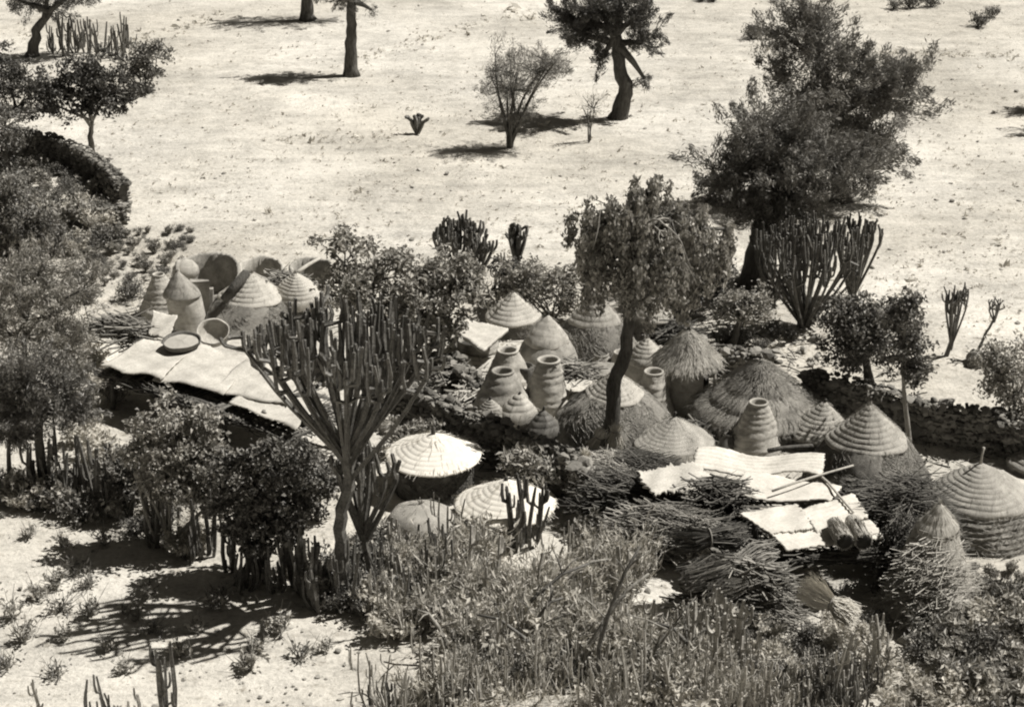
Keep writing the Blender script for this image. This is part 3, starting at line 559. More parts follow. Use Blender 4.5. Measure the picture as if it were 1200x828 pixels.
for i, (a, b, lb) in enumerate((((977, 612), (990, 634), 'left roll lying on the front white mat, dark end facing out'), ((998, 609), (1012, 634), 'right roll lying on the front white mat, dark end facing out'))):
    A = G(*a, 1.72); B = G(*b, 1.72); t = thing('mat_roll', tuple(B), lb, 'roll', 'rolls on the front white mat'); mb = MB(); d = A - B
    tube(mb, [Vector((0, 0, 0)), d * .5, d], [.22, .2, .17], 18, wob=.015, rng=np.random.default_rng(i)); mb.build('shell', M['straw_grey'], t)
    dn = d.normalized(); mb = MB(); tube(mb, [-dn * .035, -dn * .004], [.15, .195], 18, wob=.04, rng=np.random.default_rng(i)); mb.build('end', M['inside'], t)  # dark disc paints the shade of the roll's open end
    rg = np.random.default_rng(40 + i); n = 420; th_ = rg.uniform(0, 6.283, n); dv = np.array(tuple(dn)); uu = nrm(np.cross(dv, [0, 0, 1.])); ww = np.cross(uu, dv); cc = (uu * np.cos(th_)[:, None] + ww * np.sin(th_)[:, None]) * (.222 - .04 * rg.uniform(0, 1, (n, 1))); s0 = rg.uniform(-.12, .6, (n, 1)) * d.length; P0 = cc + dv * s0; P1 = cc * rg.uniform(.95, 1.1, (n, 1)) + dv * (s0 + rg.uniform(.15, .4, (n, 1)))
    mb = MB(); rods(mb, P0, P1, .008, .04, rg); mb.build('straw_wrapping', M['straw_grey'], t)
# stones walls
def stone_wall(label, path, hgt, th, seed, m='stone_dark', group='dry stone walls', ssz=.105, z0=0):
    rng = np.random.default_rng(seed); P = [G(a, b) for a, b in path]; mb = MB(); core = []
    for i in range(len(P) - 1):
        A, B = P[i], P[i + 1]; L = (B - A).length; d = (B - A) / L; nn = Vector((-d.y, d.x, 0)); ang = math.atan2(d.y, d.x)
        box(mb, (A + B) / 2 + Vector((0, 0, hgt * .44)), (L * 1.0, th * .75, hgt * .88), ang)
        n = int(L / (ssz * 1.5)); rows = max(2, int(hgt / (ssz * 1.15)))
        for j in range(n + 1):
            for k in range(rows + 1):
                for sd in (-1, 1):
                    s = ssz * math.exp(rng.normal(.05, .42)); c = A + d * ((j + rng.uniform(-.3, .3) + .5 * (k % 2)) * L / max(n, 1)) + nn * sd * (th / 2 - .03 + rng.normal(0, .015)); c.z = (k + .4 + rng.normal(0, .15)) * hgt / rows
                    rock(mb, c, (s, s * .75, s * .6), rng)
            if True:
                c = A + d * (j * L / max(n, 1)) + nn * rng.normal(0, th * .2); c.z = hgt * (1.0 + rng.normal(0, .06)); s = ssz * math.exp(rng.normal(0, .3)); rock(mb, c, (s * 1.1, s, s * .6), rng)
    return tag(mb.build('stone_wall', M[m], loc=tuple(P[0])), label, 'wall', group)
stone_wall('dry stone wall running down behind the white-roofed hut', [(462, 492), (520, 516), (590, 545), (650, 572), (692, 604)], 1.2, .42, 1)
stone_wall('stone wall under the brushwood beside the dark alley', [(668, 566), (716, 616), (780, 650), (850, 690)], .95, .4, 2)
stone_wall('long dark stone wall at the right below the small tree', [(940, 478), (1010, 492), (1080, 516), (1150, 526), (1215, 546)], 1.15, .4, 3)
stone_wall('curved dark stone wall at upper left above the roofless hut', [(10, 180), (60, 192), (98, 205), (122, 222), (146, 246)], 1.15, .45, 4)
stone_wall('short straight stone wall beneath the end of the curved one', [(84, 262), (118, 266), (148, 262)], .7, .45, 5)
stone_wall('low rubble wall behind the shaggy thatched hut', [(800, 424), (850, 436), (905, 442)], .7, .4, 6)
stone_wall('low broken wall by the centre shrubs at the back of the jars', [(480, 440), (530, 440), (560, 470)], .6, .4, 7)
# brushwood
pile('tangled brush spilling over the alley wall below the bare trunk', 700, 556, .3, (2.0, 1.5, .35), -.5, 420, 'straw_grey', (.4, 1.0), (.007, .016), .7, 31)
pile('dark brushwood heap left of the frayed straw mat', 738, 598, .5, (2.2, 1.3, .6), -.35, 620, 'stick_dark', (.6, 1.6), (.008, .02), .35, 32)
pile('long grey brushwood heap in front of the frayed straw mat', 784, 644, .3, (2.6, 1.3, .7), -.2, 640, 'stick', (.6, 1.6), (.008, .02), .3, 33)
pile('brushwood heap under the left end of the pole platform', 842, 632, .2, (1.8, 1.2, 1.0), .1, 420, 'stick_dark', (.6, 1.5), (.01, .03), .5, 34)
pile('low spread of dry branches in front of the pole platform', 868, 722, .0, (2.6, 1.0, .4), -.1, 260, 'stick', (.5, 1.6), (.01, .025), .4, 35)
pile('brushwood stacked against the biggest right granary', 1022, 612, .2, (2.8, 1.2, .65), .05, 800, 'stick_dark', (.5, 1.4), (.007, .018), .25, 36)
pile('dark brushwood stack right of the mat rolls', 1062, 650, .2, (2.0, 1.6, 1.3), .1, 700, 'stick_dark', (.5, 1.3), (.008, .02), .3, 37)
pile('pale brush stack beside the dark platform opening', 1088, 716, .1, (1.9, 1.5, 1.2), .5, 800, 'straw_grey', (.4, 1.1), (.006, .014), .5, 38)
pile('dark brush added to keep sun out of the platform opening, right side', 1050, 690, .0, (1.3, .9, 1.3), 1.2, 420, 'stick_dark', (.4, 1.1), (.008, .02), .4, 40)  # heap put in to block sun from the ground below the mats
for _i, (a_, b_, z_, dm_, an_, n_, m_, lb_) in enumerate([(522, 452, 0, (1.6, 1.0, .35), .4, 90, 'stick', 'debris of poles and sticks beside the flat speckled slab'), (552, 470, 0, (1.3, .8, .3), .6, 70, 'straw_grey', 'heap of split slabs and stalks left of the shouldered jar'), (668, 440, .9, (1.4, .8, .2), .1, 110, 'stick', 'loose sticks lying on the low flat roof'), (792, 398, 0, (1.5, .9, .35), .2, 120, 'stick_dark', 'sticks heaped behind the shaggy thatched hut'), (915, 505, 0, (1.4, .7, .35), .1, 110, 'stick_dark', 'sticks lying between the tallest jar and the steep cone roof'), (822, 515, 0, (1.0, .7, .3), .4, 80, 'stick_dark', 'dark sticks between the collapsing roof and the low ribbed cone'), (872, 690, .6, (2.0, .9, .5), -.3, 260, 'stick', 'loose crooked sticks thrown over the long grey bundle'), (330, 345, 0, (1.6, .8, .5), .2, 120, 'stick', 'poles and rubble between the two broken ring walls')]):
    pile(lb_, a_, b_, z_, dm_, an_, n_, m_, (.4, 1.3), (.012, .035), .5, 80 + _i)
for _i, (x_, y_, h_, t_, m_, mm_, lb_) in enumerate([(668, 508, 11, 486, .7, 'clay_dark', 'small dark round pot in front of the broad mound granary, left side'), (728, 432, 12, 412, .6, 'clay_pale', 'pale round pot against the left of the weeping tree trunk'), (540, 436, 12, 418, .7, 'clay', 'grey pot standing before the flat speckled slab'), (826, 508, 12, 486, .6, 'clay', 'grey pot at the left foot of the collapsing roof'), (928, 522, 10, 506, .6, 'clay_pale', 'little pale pot right of the tallest jar'), (704, 428, 10, 414, .7, 'clay', 'grey pot on the ground below the large ringed-cap granary')]):
    jar('clay_pot', lb_, x_, y_, h_, t_, m_, seed=90 + _i, ringn=1, m=mm_, lip=True, cat='pot', group='small clay pots', shape=1.0)
pile('stalks trailing over the foot of the mound granary', 745, 546, .5, (1.9, .8, .2), -.1, 260, 'stick_dark', (.5, 1.2), (.007, .015), .3, 39)
bundle('thick dark stick bundle with cut ends, left of the platform', (790, 634), (872, 626), 1.75, .27, 170, 'stick_dark', 1, .1, r=.016)
bundle('long grey stick bundle pointing at the platform corner', (806, 678), (914, 646), 1.2, .3, 260, 'stick', 2, .15, r=.013)
bundle('thin grey bundle lying below the long stick bundle', (835, 695), (915, 672), .95, .22, 150, 'stick', 3, .2, r=.012)
bundle('bright straw sheaf with a fanned head in front of the dark opening', (942, 688), (1002, 722), 1.35, .22, 460, 'straw', 4, .5, z2=1.0, tie=.55, name='straw_sheaf', cat='sheaf')
bundle('pale straw sheaf flaring down beside the bare trunk foot', (720, 524), (722, 498), .75, .15, 110, 'straw', 5, .9, z2=1.45, tie=.75, name='straw_sheaf', cat='sheaf')
bundle('pale straw sheaf tipped over left of the trunk foot', (690, 530), (706, 504), .7, .13, 90, 'straw', 6, .9, z2=1.4, tie=.7, name='straw_sheaf', cat='sheaf')
bundle('pale drooping sheaf hanging over the alley wall', (676, 556), (688, 528), .55, .13, 90, 'straw', 7, .7, z2=1.25, tie=.8, name='straw_sheaf', cat='sheaf')
for i, (a, b, za, zb, r, lb) in enumerate([((838, 570), (905, 560), 1.5, 1.5, .05, 'pale forked pole behind the second white mat'), ((832, 600), (900, 612), 1.0, 1.2, .035, 'thin pole sticking out left of the ribbed mats'), ((905, 575), (1000, 545), 1.66, 1.66, .035, 'thin pole beyond the second white mat'), ((960, 556), (1000, 600), 1.6, 1.66, .035, 'slanting thin pole at the right end of the wavy mat'), ((900, 528), (952, 522), .9, .9, .07, 'dark log lying under the tallest jar'), ((920, 670), (985, 722), .5, .2, .03, 'crooked pale branch in front of the straw sheaf')]):
    logthing('pole', lb, a, b, za, zb, r, 'wood' if i != 4 else 'bark', 'pole', 'loose poles round the right platform')
logthing('post', 'short pale post holding the rear slab by the dark shelter', (669, 462), (669, 456), 0, 1.1, .04, 'wood', 'post')
logthing('post', 'dark stake leaning by the beehive-shaped granary', (650, 436), (653, 430), .1, 1.4, .04, 'bark', 'post')
sheet('flat_roof', 'low flat roof of sticks and earth over a dark shelter, left of the tree trunk', [(645, 420), (720, 425), (716, 442), (642, 438)], .95, 'thatch_old', 'roof', None, .03, .12, seed=7)

# ------------------------------------------------------------------ plants
def clump_cloud(rng, lobes, K, shell=.45):
    """clump centres inside ellipsoid lobes: (c, rx, ry, rz)"""
    vol = np.array([l[1] * l[2] * l[3] for l in lobes]) ** .75; pk = vol / vol.sum(); idx = rng.choice(len(lobes), K, p=pk)
    d = nrm(rng.normal(0, 1, (K, 3))); r = rng.uniform(0, 1, (K, 1)) ** shell
    Cc = np.array([tuple(lobes[i][0]) for i in idx]); Rr = np.array([lobes[i][1:4] for i in idx]); st = rng.uniform(0, 1, (K, 1)) < .16; r = np.where(st, rng.uniform(1.0, 1.35, (K, 1)), r); return Cc + d * r * Rr, idx, d
def foliage(mb, rng, cl, dirs, style, n, L, Wd, sig):
    K = len(cl); k = rng.integers(0, K, n); off = rng.normal(0, 1, (n, 3)) * sig
    if style == 'broad':
        off[:, 2] *= .7; C = cl[k] + off; D = rng.normal(0, 1, (n, 3)); D[:, 2] -= .3; Nn = rng.normal(0, .55, (n, 3)) + np.array([.25, 0, 1.]); leaves(mb, C, D, Nn, L * rng.uniform(.6, 1.3, n), Wd * rng.uniform(.6, 1.3, n))
    elif style == 'feather':
        u = rng.uniform(-.6, 1, (n, 1)); ax = nrm(dirs + np.array([0, 0, .35]) + rng.normal(0, .35, dirs.shape)); C = cl[k] + ax[k] * u * sig * 2.4 + off * .55 * (1.15 - .8 * np.maximum(u, 0)); D = nrm(ax[k] + rng.normal(0, .55, (n, 3))); leaves(mb, C, D, rng.normal(0, 1, (n, 3)), L * rng.uniform(.5, 1.4, n), Wd * rng.uniform(.6, 1.3, n), False)
    elif style == 'weep':
        off = rng.normal(0, 1, (n, 3)) * np.array([sig * .4, sig * .4, 0]); off[:, 2] = -rng.uniform(0, 1, n) * sig * 4.5; C = cl[k] + off; D = rng.normal(0, .4, (n, 3)) + np.array([0, 0, -1.]); Nn = rng.normal(0, .8, (n, 3)) + np.array([.3, -.2, .3]); leaves(mb, C, D, Nn, L * rng.uniform(.6, 1.3, n), Wd * rng.uniform(.6, 1.3, n))
def curve(A, B, rng, sag=.15, n=6):
    A = Vector(A); B = Vector(B); L = (B - A).length; j = Vector((rng.normal(0, .5), rng.normal(0, .5), rng.uniform(.1, 1))) * L * sag
    return [A.lerp(B, t) + j * math.sin(PI * t) for t in np.linspace(0, 1, n)]
def tree(name, label, base, trunk, lobes, style='broad', n=4000, L=.14, W=.07, sig=.16, K=120, mleaf='leaf', mbark='bark', r0=.2, seed=1, group=None, cat='tree', stems=1, shell=.45, twigs=60, depth=.8, twig_r=.012, droop=0, spread=.0):
    rng = np.random.default_rng(seed); B = G(*base); sc = S(B); t = thing(name, B, label, cat, group)
    y = B.y; tp = [V(a, b, y) - B for a, b in trunk]; tp[0].z = -.1
    LB = []
    for l in lobes:
        c = V(l[0], l[1], y) - B; c.y += (l[4] if len(l) > 4 else 0); rx = l[2] / sc; rz = l[3] / sc / CT; LB.append((c, rx, rx * depth, rz))
    mb = MB()
    if stems == 1:
        m = len(tp); fine = []; 
        for i in range(m - 1):
            for q in range(4): fine.append(tp[i].lerp(tp[i + 1], q / 4) + Vector(tuple(rng.normal(0, r0 * .08, 3))) * (1 if i + q else 0))
        fine.append(tp[-1]); k = len(fine); tube(mb, fine, [r0 * (1.35 if i == 0 else 1) * (1 - .5 * i / (k - 1)) for i in range(k)], 10, wob=.05, rng=rng)
    else:
        for s_ in range(stems):
            l = LB[s_ % len(LB)]; st = Vector((rng.normal(0, spread + .08), rng.normal(0, spread + .08), -.1)); e = l[0] + Vector((rng.normal(0, l[1] * .4), rng.normal(0, l[2] * .4), rng.uniform(-.3, .4) * l[3]))
            p = curve(st, e, rng, .1, 7); tube(mb, p, [r0 * rng.uniform(.6, 1) * (1 - .6 * i / 6) for i in range(7)], 7, wob=.05, rng=rng)
    mb.build('trunk' if stems == 1 else 'stems', M[mbark], t)
    mb = MB(); top = tp[-1]
    for l in LB:
        if stems == 1:
            i = max(0, len(tp) - 2); st = tp[-1] if rng.uniform() < .6 else tp[i].lerp(tp[-1], .6); tube(mb, curve(st, l[0], rng, .12), [r0 * .5 * (1 - .12 * q) for q in range(6)], 7, wob=.05, rng=rng)
    cl, idx, dirs = clump_cloud(rng, LB, K, shell)
    A = []; Bq = []
    for q in range(min(twigs, K)):
        l = LB[idx[q]]; A.append(tuple(l[0] * .85 + Vector(tuple(cl[q])) * .15)); Bq.append(cl[q])
    if A: rods(mb, A, Bq, np.full(len(A), twig_r * 1.6), .08, rng)
    if stems == 1 or A: mb.build('branches', M[mbark], t)
    mb = MB(); foliage(mb, rng, cl, dirs, style, n, L, W, sig); mb.build('crown', M[mleaf], t); return t

GF = 'trees scattered over the bare field'
tree('field_tree', 'thick-trunked tree with one forked limb, crown cut by the top edge', (412, 88), [(412, 88), (411, 50), (413, 22), (408, -12)], [(398, -12, 30, 16), (436, 12, 20, 12), (398, 2, 14, 8), (395, -30, 30, 20), (420, -40, 35, 20), (370, -22, 26, 16)], 'feather', 8840, 0.240, 0.036, .22, 90, 'leaf', r0=.36, seed=1, group=GF)
tree('field_tree', 'tree at the top edge of which only a stub of trunk shows', (361, 24), [(361, 24), (360, 0), (360, -30)], [(330, -42, 34, 22), (365, -46, 42, 24), (300, -30, 30, 16), (400, -34, 34, 20)], 'feather', 8840, 0.240, 0.036, .26, 90, 'leaf', r0=.42, seed=2, group=GF)
tree('field_tree', 'upper-left corner tree behind the cactus hedge', (38, 66), [(38, 66), (42, 35), (58, 14)], [(60, 8, 30, 16), (35, 4, 22, 12), (90, -6, 28, 16), (60, -20, 36, 18), (10, -4, 26, 14)], 'feather', 8840, 0.224, 0.036, .22, 90, 'leaf_dark', r0=.32, seed=3, group=GF)
tree('field_tree', 'leaning dark tree with drooping crown at top centre, beside a thin sapling', (724, 138), [(724, 138), (733, 108), (724, 70), (722, 40)], [(705, 15, 48, 24), (745, 25, 32, 24), (672, 25, 30, 20), (720, -12, 50, 20), (755, 92, 17, 8), (706, 68, 12, 16), (690, 42, 24, 14), (752, 50, 22, 14)], 'feather', 25500, 0.240, 0.042, .22, 190, 'leaf_dark', r0=.42, seed=4, group=GF, shell=.6)
tree('field_bush', 'rounded wispy bush on many stems, at the left of the leaning tree', (597, 173), [(597, 173), (598, 130)], [(598, 105, 38, 36), (625, 85, 38, 30), (580, 82, 26, 28), (640, 72, 26, 20), (605, 135, 26, 18)], 'feather', 12750, 0.208, 0.021, .26, 110, 'leaf', r0=.09, seed=5, stems=9, group=GF, cat='bush', twigs=110, shell=.6)
tree('sapling', 'thin wispy sapling standing in the shade of the leaning tree', (690, 166), [(690, 166), (692, 130)], [(694, 128, 12, 22)], 'feather', 442, 0.224, 0.018, .2, 24, 'leaf_pale', r0=.05, seed=6, stems=3, group=GF, twigs=24)
tree('big_acacia', 'large dark spreading tree rising behind the village, fat black trunk', (886, 334), [(886, 334), (893, 290), (905, 240), (918, 200)], [(880, 195, 68, 46), (935, 215, 72, 42), (850, 185, 42, 30), (900, 155, 60, 36), (975, 190, 55, 30), (845, 215, 40, 28), (930, 165, 50, 30), (1000, 195, 42, 20), (870, 240, 40, 18), (925, 245, 45, 20)], 'feather', 52000, 0.2, 0.04, .25, 290, 'leaf_acacia', r0=.62, seed=7, group='big dark trees behind the village', shell=.6, depth=1.0, twigs=150)
tree('big_acacia', 'taller dark tree beyond it, its two-part crown reaching the top right', (985, 236), [(985, 236), (985, 190), (970, 140)], [(955, 60, 55, 50), (985, 110, 60, 50), (1040, 115, 46, 44), (920, 40, 32, 30), (960, 25, 36, 24), (1060, 90, 32, 26), (940, 120, 45, 44), (1000, 165, 55, 36), (1030, 165, 34, 26)], 'feather', 50000, 0.23, 0.042, .3, 260, 'leaf_acacia', r0=.4, seed=8, group='big dark trees behind the village', shell=.6, depth=.9, twigs=150)
tree('edge_tree', 'tree beyond the right edge of the photo throwing its shade into the field', (1232, 128), [(1232, 128), (1234, 90)], [(1240, 78, 30, 20), (1225, 90, 18, 12)], 'feather', 4250, 0.240, 0.036, .2, 50, 'leaf', r0=.25, seed=9, group=GF)
tree('edge_tree', 'shrubby tree beyond the right edge of the photo, lower of two', (1238, 156), [(1238, 156), (1240, 130)], [(1242, 118, 28, 16)], 'feather', 3740, 0.240, 0.036, .2, 50, 'leaf', r0=.2, seed=10, group=GF)
# weeping tree
wt = tree('weeping_tree', 'tall tree with drooping leafy crown and dark bare trunk amid the granaries', (716, 532), [(716, 532), (717, 490), (721, 445), (734, 410), (738, 350), (740, 310), (745, 280)], [(728, 250, 40, 30), (785, 250, 44, 32), (702, 275, 28, 26), (818, 280, 34, 26), (758, 222, 40, 16), (688, 300, 18, 30), (772, 300, 40, 30, -.6), (728, 300, 20, 26, -.5), (836, 292, 18, 24), (684, 252, 22, 10), (848, 268, 14, 10), (800, 325, 24, 18), (696, 325, 14, 16)], 'weep', 18000, .16, .09, .2, 190, 'leaf_pale', 'bark', r0=.24, seed=11, shell=.5, depth=1.0, twigs=120)
mb = MB(); rng = np.random.default_rng(12); B = G(716, 532)
for k in range(26):
    a = rng.uniform(0, 6.28); st = V(742, 268, B.y) - B + Vector((rng.normal(0, .3), rng.normal(0, .3), 0)); R = rng.uniform(.8, 2.2); e = st + Vector((R * math.cos(a), R * math.sin(a) * .8, rng.uniform(-1.2, -.2))); mid = st.lerp(e, .5) + Vector((0, 0, rng.uniform(.9, 1.7)))
    tube(mb, [st * (1 - q) ** 2 + mid * 2 * q * (1 - q) + e * q * q + Vector(tuple(rng.normal(0, .03, 3))) for q in np.linspace(0, 1, 11)], list(np.linspace(.045, .008, 11)), 5)
mb.build('drooping_boughs', M['bark_pale'], wt)
# mid shrubs
GC = 'leafy shrubs among the village buildings'
tree('leafy_shrub', 'spreading leafy shrub with pale crooked limbs above the candelabra tree', (480, 432), [(480, 432), (470, 395)], [(440, 330, 52, 32), (490, 325, 55, 34), (535, 345, 42, 34), (405, 310, 30, 26), (400, 280, 26, 18), (470, 370, 50, 28), (415, 355, 34, 22), (530, 385, 30, 20), (550, 320, 26, 22)], 'broad', 9500, .19, .11, .15, 200, 'leaf_pale', 'bark_pale', r0=.09, seed=13, group=GC, cat='shrub', stems=12, twigs=200, twig_r=.018, shell=.55)
tree('leafy_shrub', 'loose shrub behind the sharp pale cone roof', (645, 372), [(645, 372), (650, 350)], [(640, 335, 34, 26), (672, 340, 26, 24), (610, 330, 24, 22)], 'broad', 3600, .15, .09, .14, 80, 'leaf_pale', 'bark_pale', r0=.05, seed=14, group=GC, cat='shrub', stems=7)
tree('leafy_shrub', 'dark low shrub at the foot of the slim cactus', (608, 360), [(608, 360), (606, 335)], [(606, 325, 24, 22)], 'broad', 1500, .14, .09, .12, 36, 'leaf_dark', r0=.05, seed=15, group=GC, cat='shrub', stems=5)
tree('leafy_shrub', 'dark shrub behind the weeping tree, right side', (800, 372), [(800, 372), (800, 330)], [(800, 335, 44, 30), (835, 325, 26, 26), (765, 340, 22, 18)], 'broad', 4800, .14, .07, .16, 90, 'leaf_dark', r0=.06, seed=16, group=GC, cat='shrub', stems=8)
tree('small_tree', 'small round pale-leaved tree right of the weeping tree', (858, 408), [(858, 408), (864, 385), (868, 370)], [(868, 356, 30, 20), (850, 365, 16, 14), (885, 362, 18, 16)], 'broad', 2600, .13, .08, .12, 70, 'leaf_pale', 'bark', r0=.13, seed=17, group='small trees by the right wall')
tree('small_tree', 'small dark tree by the right stone wall, full crown', (1020, 480), [(1020, 480), (1017, 440), (1015, 420)], [(1000, 385, 42, 28), (1035, 395, 32, 30), (985, 375, 28, 20), (1020, 365, 28, 18), (1000, 410, 32, 18)], 'broad', 6200, .14, .09, .14, 150, 'leaf', 'bark', r0=.19, seed=18, group='small trees by the right wall')
tree('small_tree', 'slim tree with a thin slanting trunk, rightmost by the stone wall', (1068, 528), [(1068, 528), (1060, 470), (1058, 440)], [(1062, 395, 24, 36), (1070, 430, 18, 18), (1052, 365, 16, 14), (1068, 355, 10, 16)], 'broad', 2800, .14, .09, .13, 80, 'leaf', 'bark_pale', r0=.09, seed=19, group='small trees by the right wall')
tree('edge_shrub', 'pale leafy shrub at the right edge above the stone wall', (1190, 520), [(1190, 520), (1190, 480)], [(1185, 440, 30, 38), (1205, 480, 28, 32), (1165, 420, 18, 14)], 'broad', 3600, .14, .08, .16, 80, 'leaf_pale', r0=.05, seed=20, group=GC, cat='shrub', stems=8)
# left margin thicket
GL = 'trees and shrubs of the left thicket'
tree('thicket_tree', 'small dark tree with a forked pale trunk at the end of the curved wall', (109, 188), [(109, 188), (106, 160), (108, 142)], [(100, 105, 46, 26), (70, 100, 34, 24), (130, 110, 34, 22), (105, 82, 40, 18), (55, 120, 24, 14)], 'broad', 6800, .17, .11, .16, 150, 'leaf_dark', 'bark_pale', r0=.15, seed=21, group=GL)
tree('thicket_shrub', 'dark bush against the left edge below the corner tree', (18, 128), [(18, 128), (20, 100)], [(15, 90, 40, 28), (45, 105, 26, 20), (-10, 80, 30, 26)], 'broad', 4200, .17, .1, .18, 90, 'leaf_dark', r0=.06, seed=22, group=GL, cat='shrub', stems=6)
tree('thicket_shrub', 'leafy bush at the right end of the cactus hedge', (168, 108), [(168, 108), (170, 90)], [(172, 66, 24, 24), (158, 90, 20, 18)], 'broad', 2400, .16, .1, .16, 60, 'leaf', r0=.05, seed=23, group=GL, cat='shrub', stems=6)
tree('thicket_shrub', 'dense shrub at the left edge above the curved wall', (20, 215), [(20, 215), (20, 190)], [(5, 150, 30, 28), (-10, 190, 30, 28)], 'broad', 3000, .16, .09, .17, 90, 'leaf', r0=.05, seed=24, group=GL, cat='shrub', stems=7)
tree('thicket_shrub', 'grey shrub at the left edge beside the short wall', (45, 300), [(45, 300), (40, 260)], [(30, 255, 38, 26), (5, 240, 30, 34), (60, 272, 28, 18), (30, 280, 36, 20)], 'broad', 5200, .16, .09, .17, 120, 'leaf', r0=.05, seed=25, group=GL, cat='shrub', stems=9)
tree('feathery_tree', 'tall feathery pale tree filling the left edge, upper part', (30, 470), [(30, 470), (28, 420), (30, 380)], [(30, 340, 46, 40), (65, 370, 42, 38), (20, 395, 40, 40), (80, 410, 28, 30), (50, 310, 32, 24), (95, 340, 26, 26), (10, 330, 30, 30)], 'feather', 22950, 0.160, 0.030, .2, 180, 'leaf_pale', 'bark', r0=.12, seed=26, group=GL, shell=.6, twigs=100)
tree('feathery_tree', 'feathery tree with a forked dark trunk at the lower left edge', (55, 582), [(55, 582), (50, 540), (46, 505), (50, 470)], [(30, 445, 40, 36), (75, 450, 34, 36), (45, 485, 40, 26), (90, 480, 22, 24), (10, 480, 24, 28)], 'feather', 19550, 0.152, 0.030, .2, 160, 'leaf', 'bark', r0=.13, seed=27, group=GL, shell=.6, twigs=100)
tree('feathery_tree', 'thin-stemmed leafy tree hugging the left edge of the photo', (12, 580), [(12, 580), (10, 530), (12, 500)], [(5, 490, 22, 30), (22, 500, 18, 20)], 'feather', 4420, 0.152, 0.030, .16, 50, 'leaf', 'bark', r0=.08, seed=28, group=GL)
GB = 'leafy trees in front of the drying platform'
tree('leafy_tree', 'pale-topped leafy tree in front of the platform edge', (205, 640), [(205, 640), (205, 590), (200, 560)], [(200, 500, 42, 30), (230, 525, 40, 30), (190, 540, 40, 34), (250, 560, 34, 30), (215, 570, 40, 24), (165, 520, 28, 24)], 'broad', 8200, .15, .09, .14, 170, 'leaf_pale', 'bark_pale', r0=.07, seed=29, group=GB, stems=9, shell=.55, spread=.2)
tree('leafy_tree', 'dark dense leafy tree left of the candelabra trunk', (305, 678), [(305, 678), (302, 630)], [(310, 555, 44, 30), (285, 585, 42, 36), (335, 590, 38, 36), (305, 620, 44, 24), (270, 545, 26, 20), (360, 560, 26, 22)], 'broad', 8600, .15, .09, .14, 170, 'leaf', 'bark', r0=.1, seed=30, group=GB, stems=9, shell=.55, spread=.25)
tree('leafy_tree', 'small leafy tree at the left end of the front hedge', (150, 606), [(150, 606), (150, 570)], [(152, 560, 24, 24), (140, 540, 18, 14)], 'broad', 1700, .15, .09, .12, 50, 'leaf', 'bark', r0=.05, seed=31, group=GB, stems=6)
tree('leafy_tree', 'leafy bush growing under the platform edge, right end', (370, 610), [(370, 610), (372, 580)], [(372, 560, 28, 28), (350, 530, 20, 14)], 'broad', 2200, .14, .08, .13, 60, 'leaf', 'bark', r0=.05, seed=32, group=GB, stems=6)
tree('leafy_shrub', 'star-leaved shrub between the two white roofs and the stone wall', (640, 590), [(640, 590), (636, 570)], [(616, 546, 26, 18), (638, 560, 16, 18), (600, 552, 14, 12)], 'broad', 700, .24, .09, .14, 50, 'leaf_pale', 'bark', r0=.04, seed=33, group=GC, cat='shrub', stems=6)
tree('leafy_shrub', 'small leafy shrub behind the whole white roof, at its left', (468, 530), [(468, 530), (466, 512)], [(466, 508, 24, 14), (500, 500, 16, 8)], 'broad', 700, .2, .08, .12, 36, 'leaf_pale', 'bark', r0=.03, seed=34, group=GC, cat='shrub', stems=5)

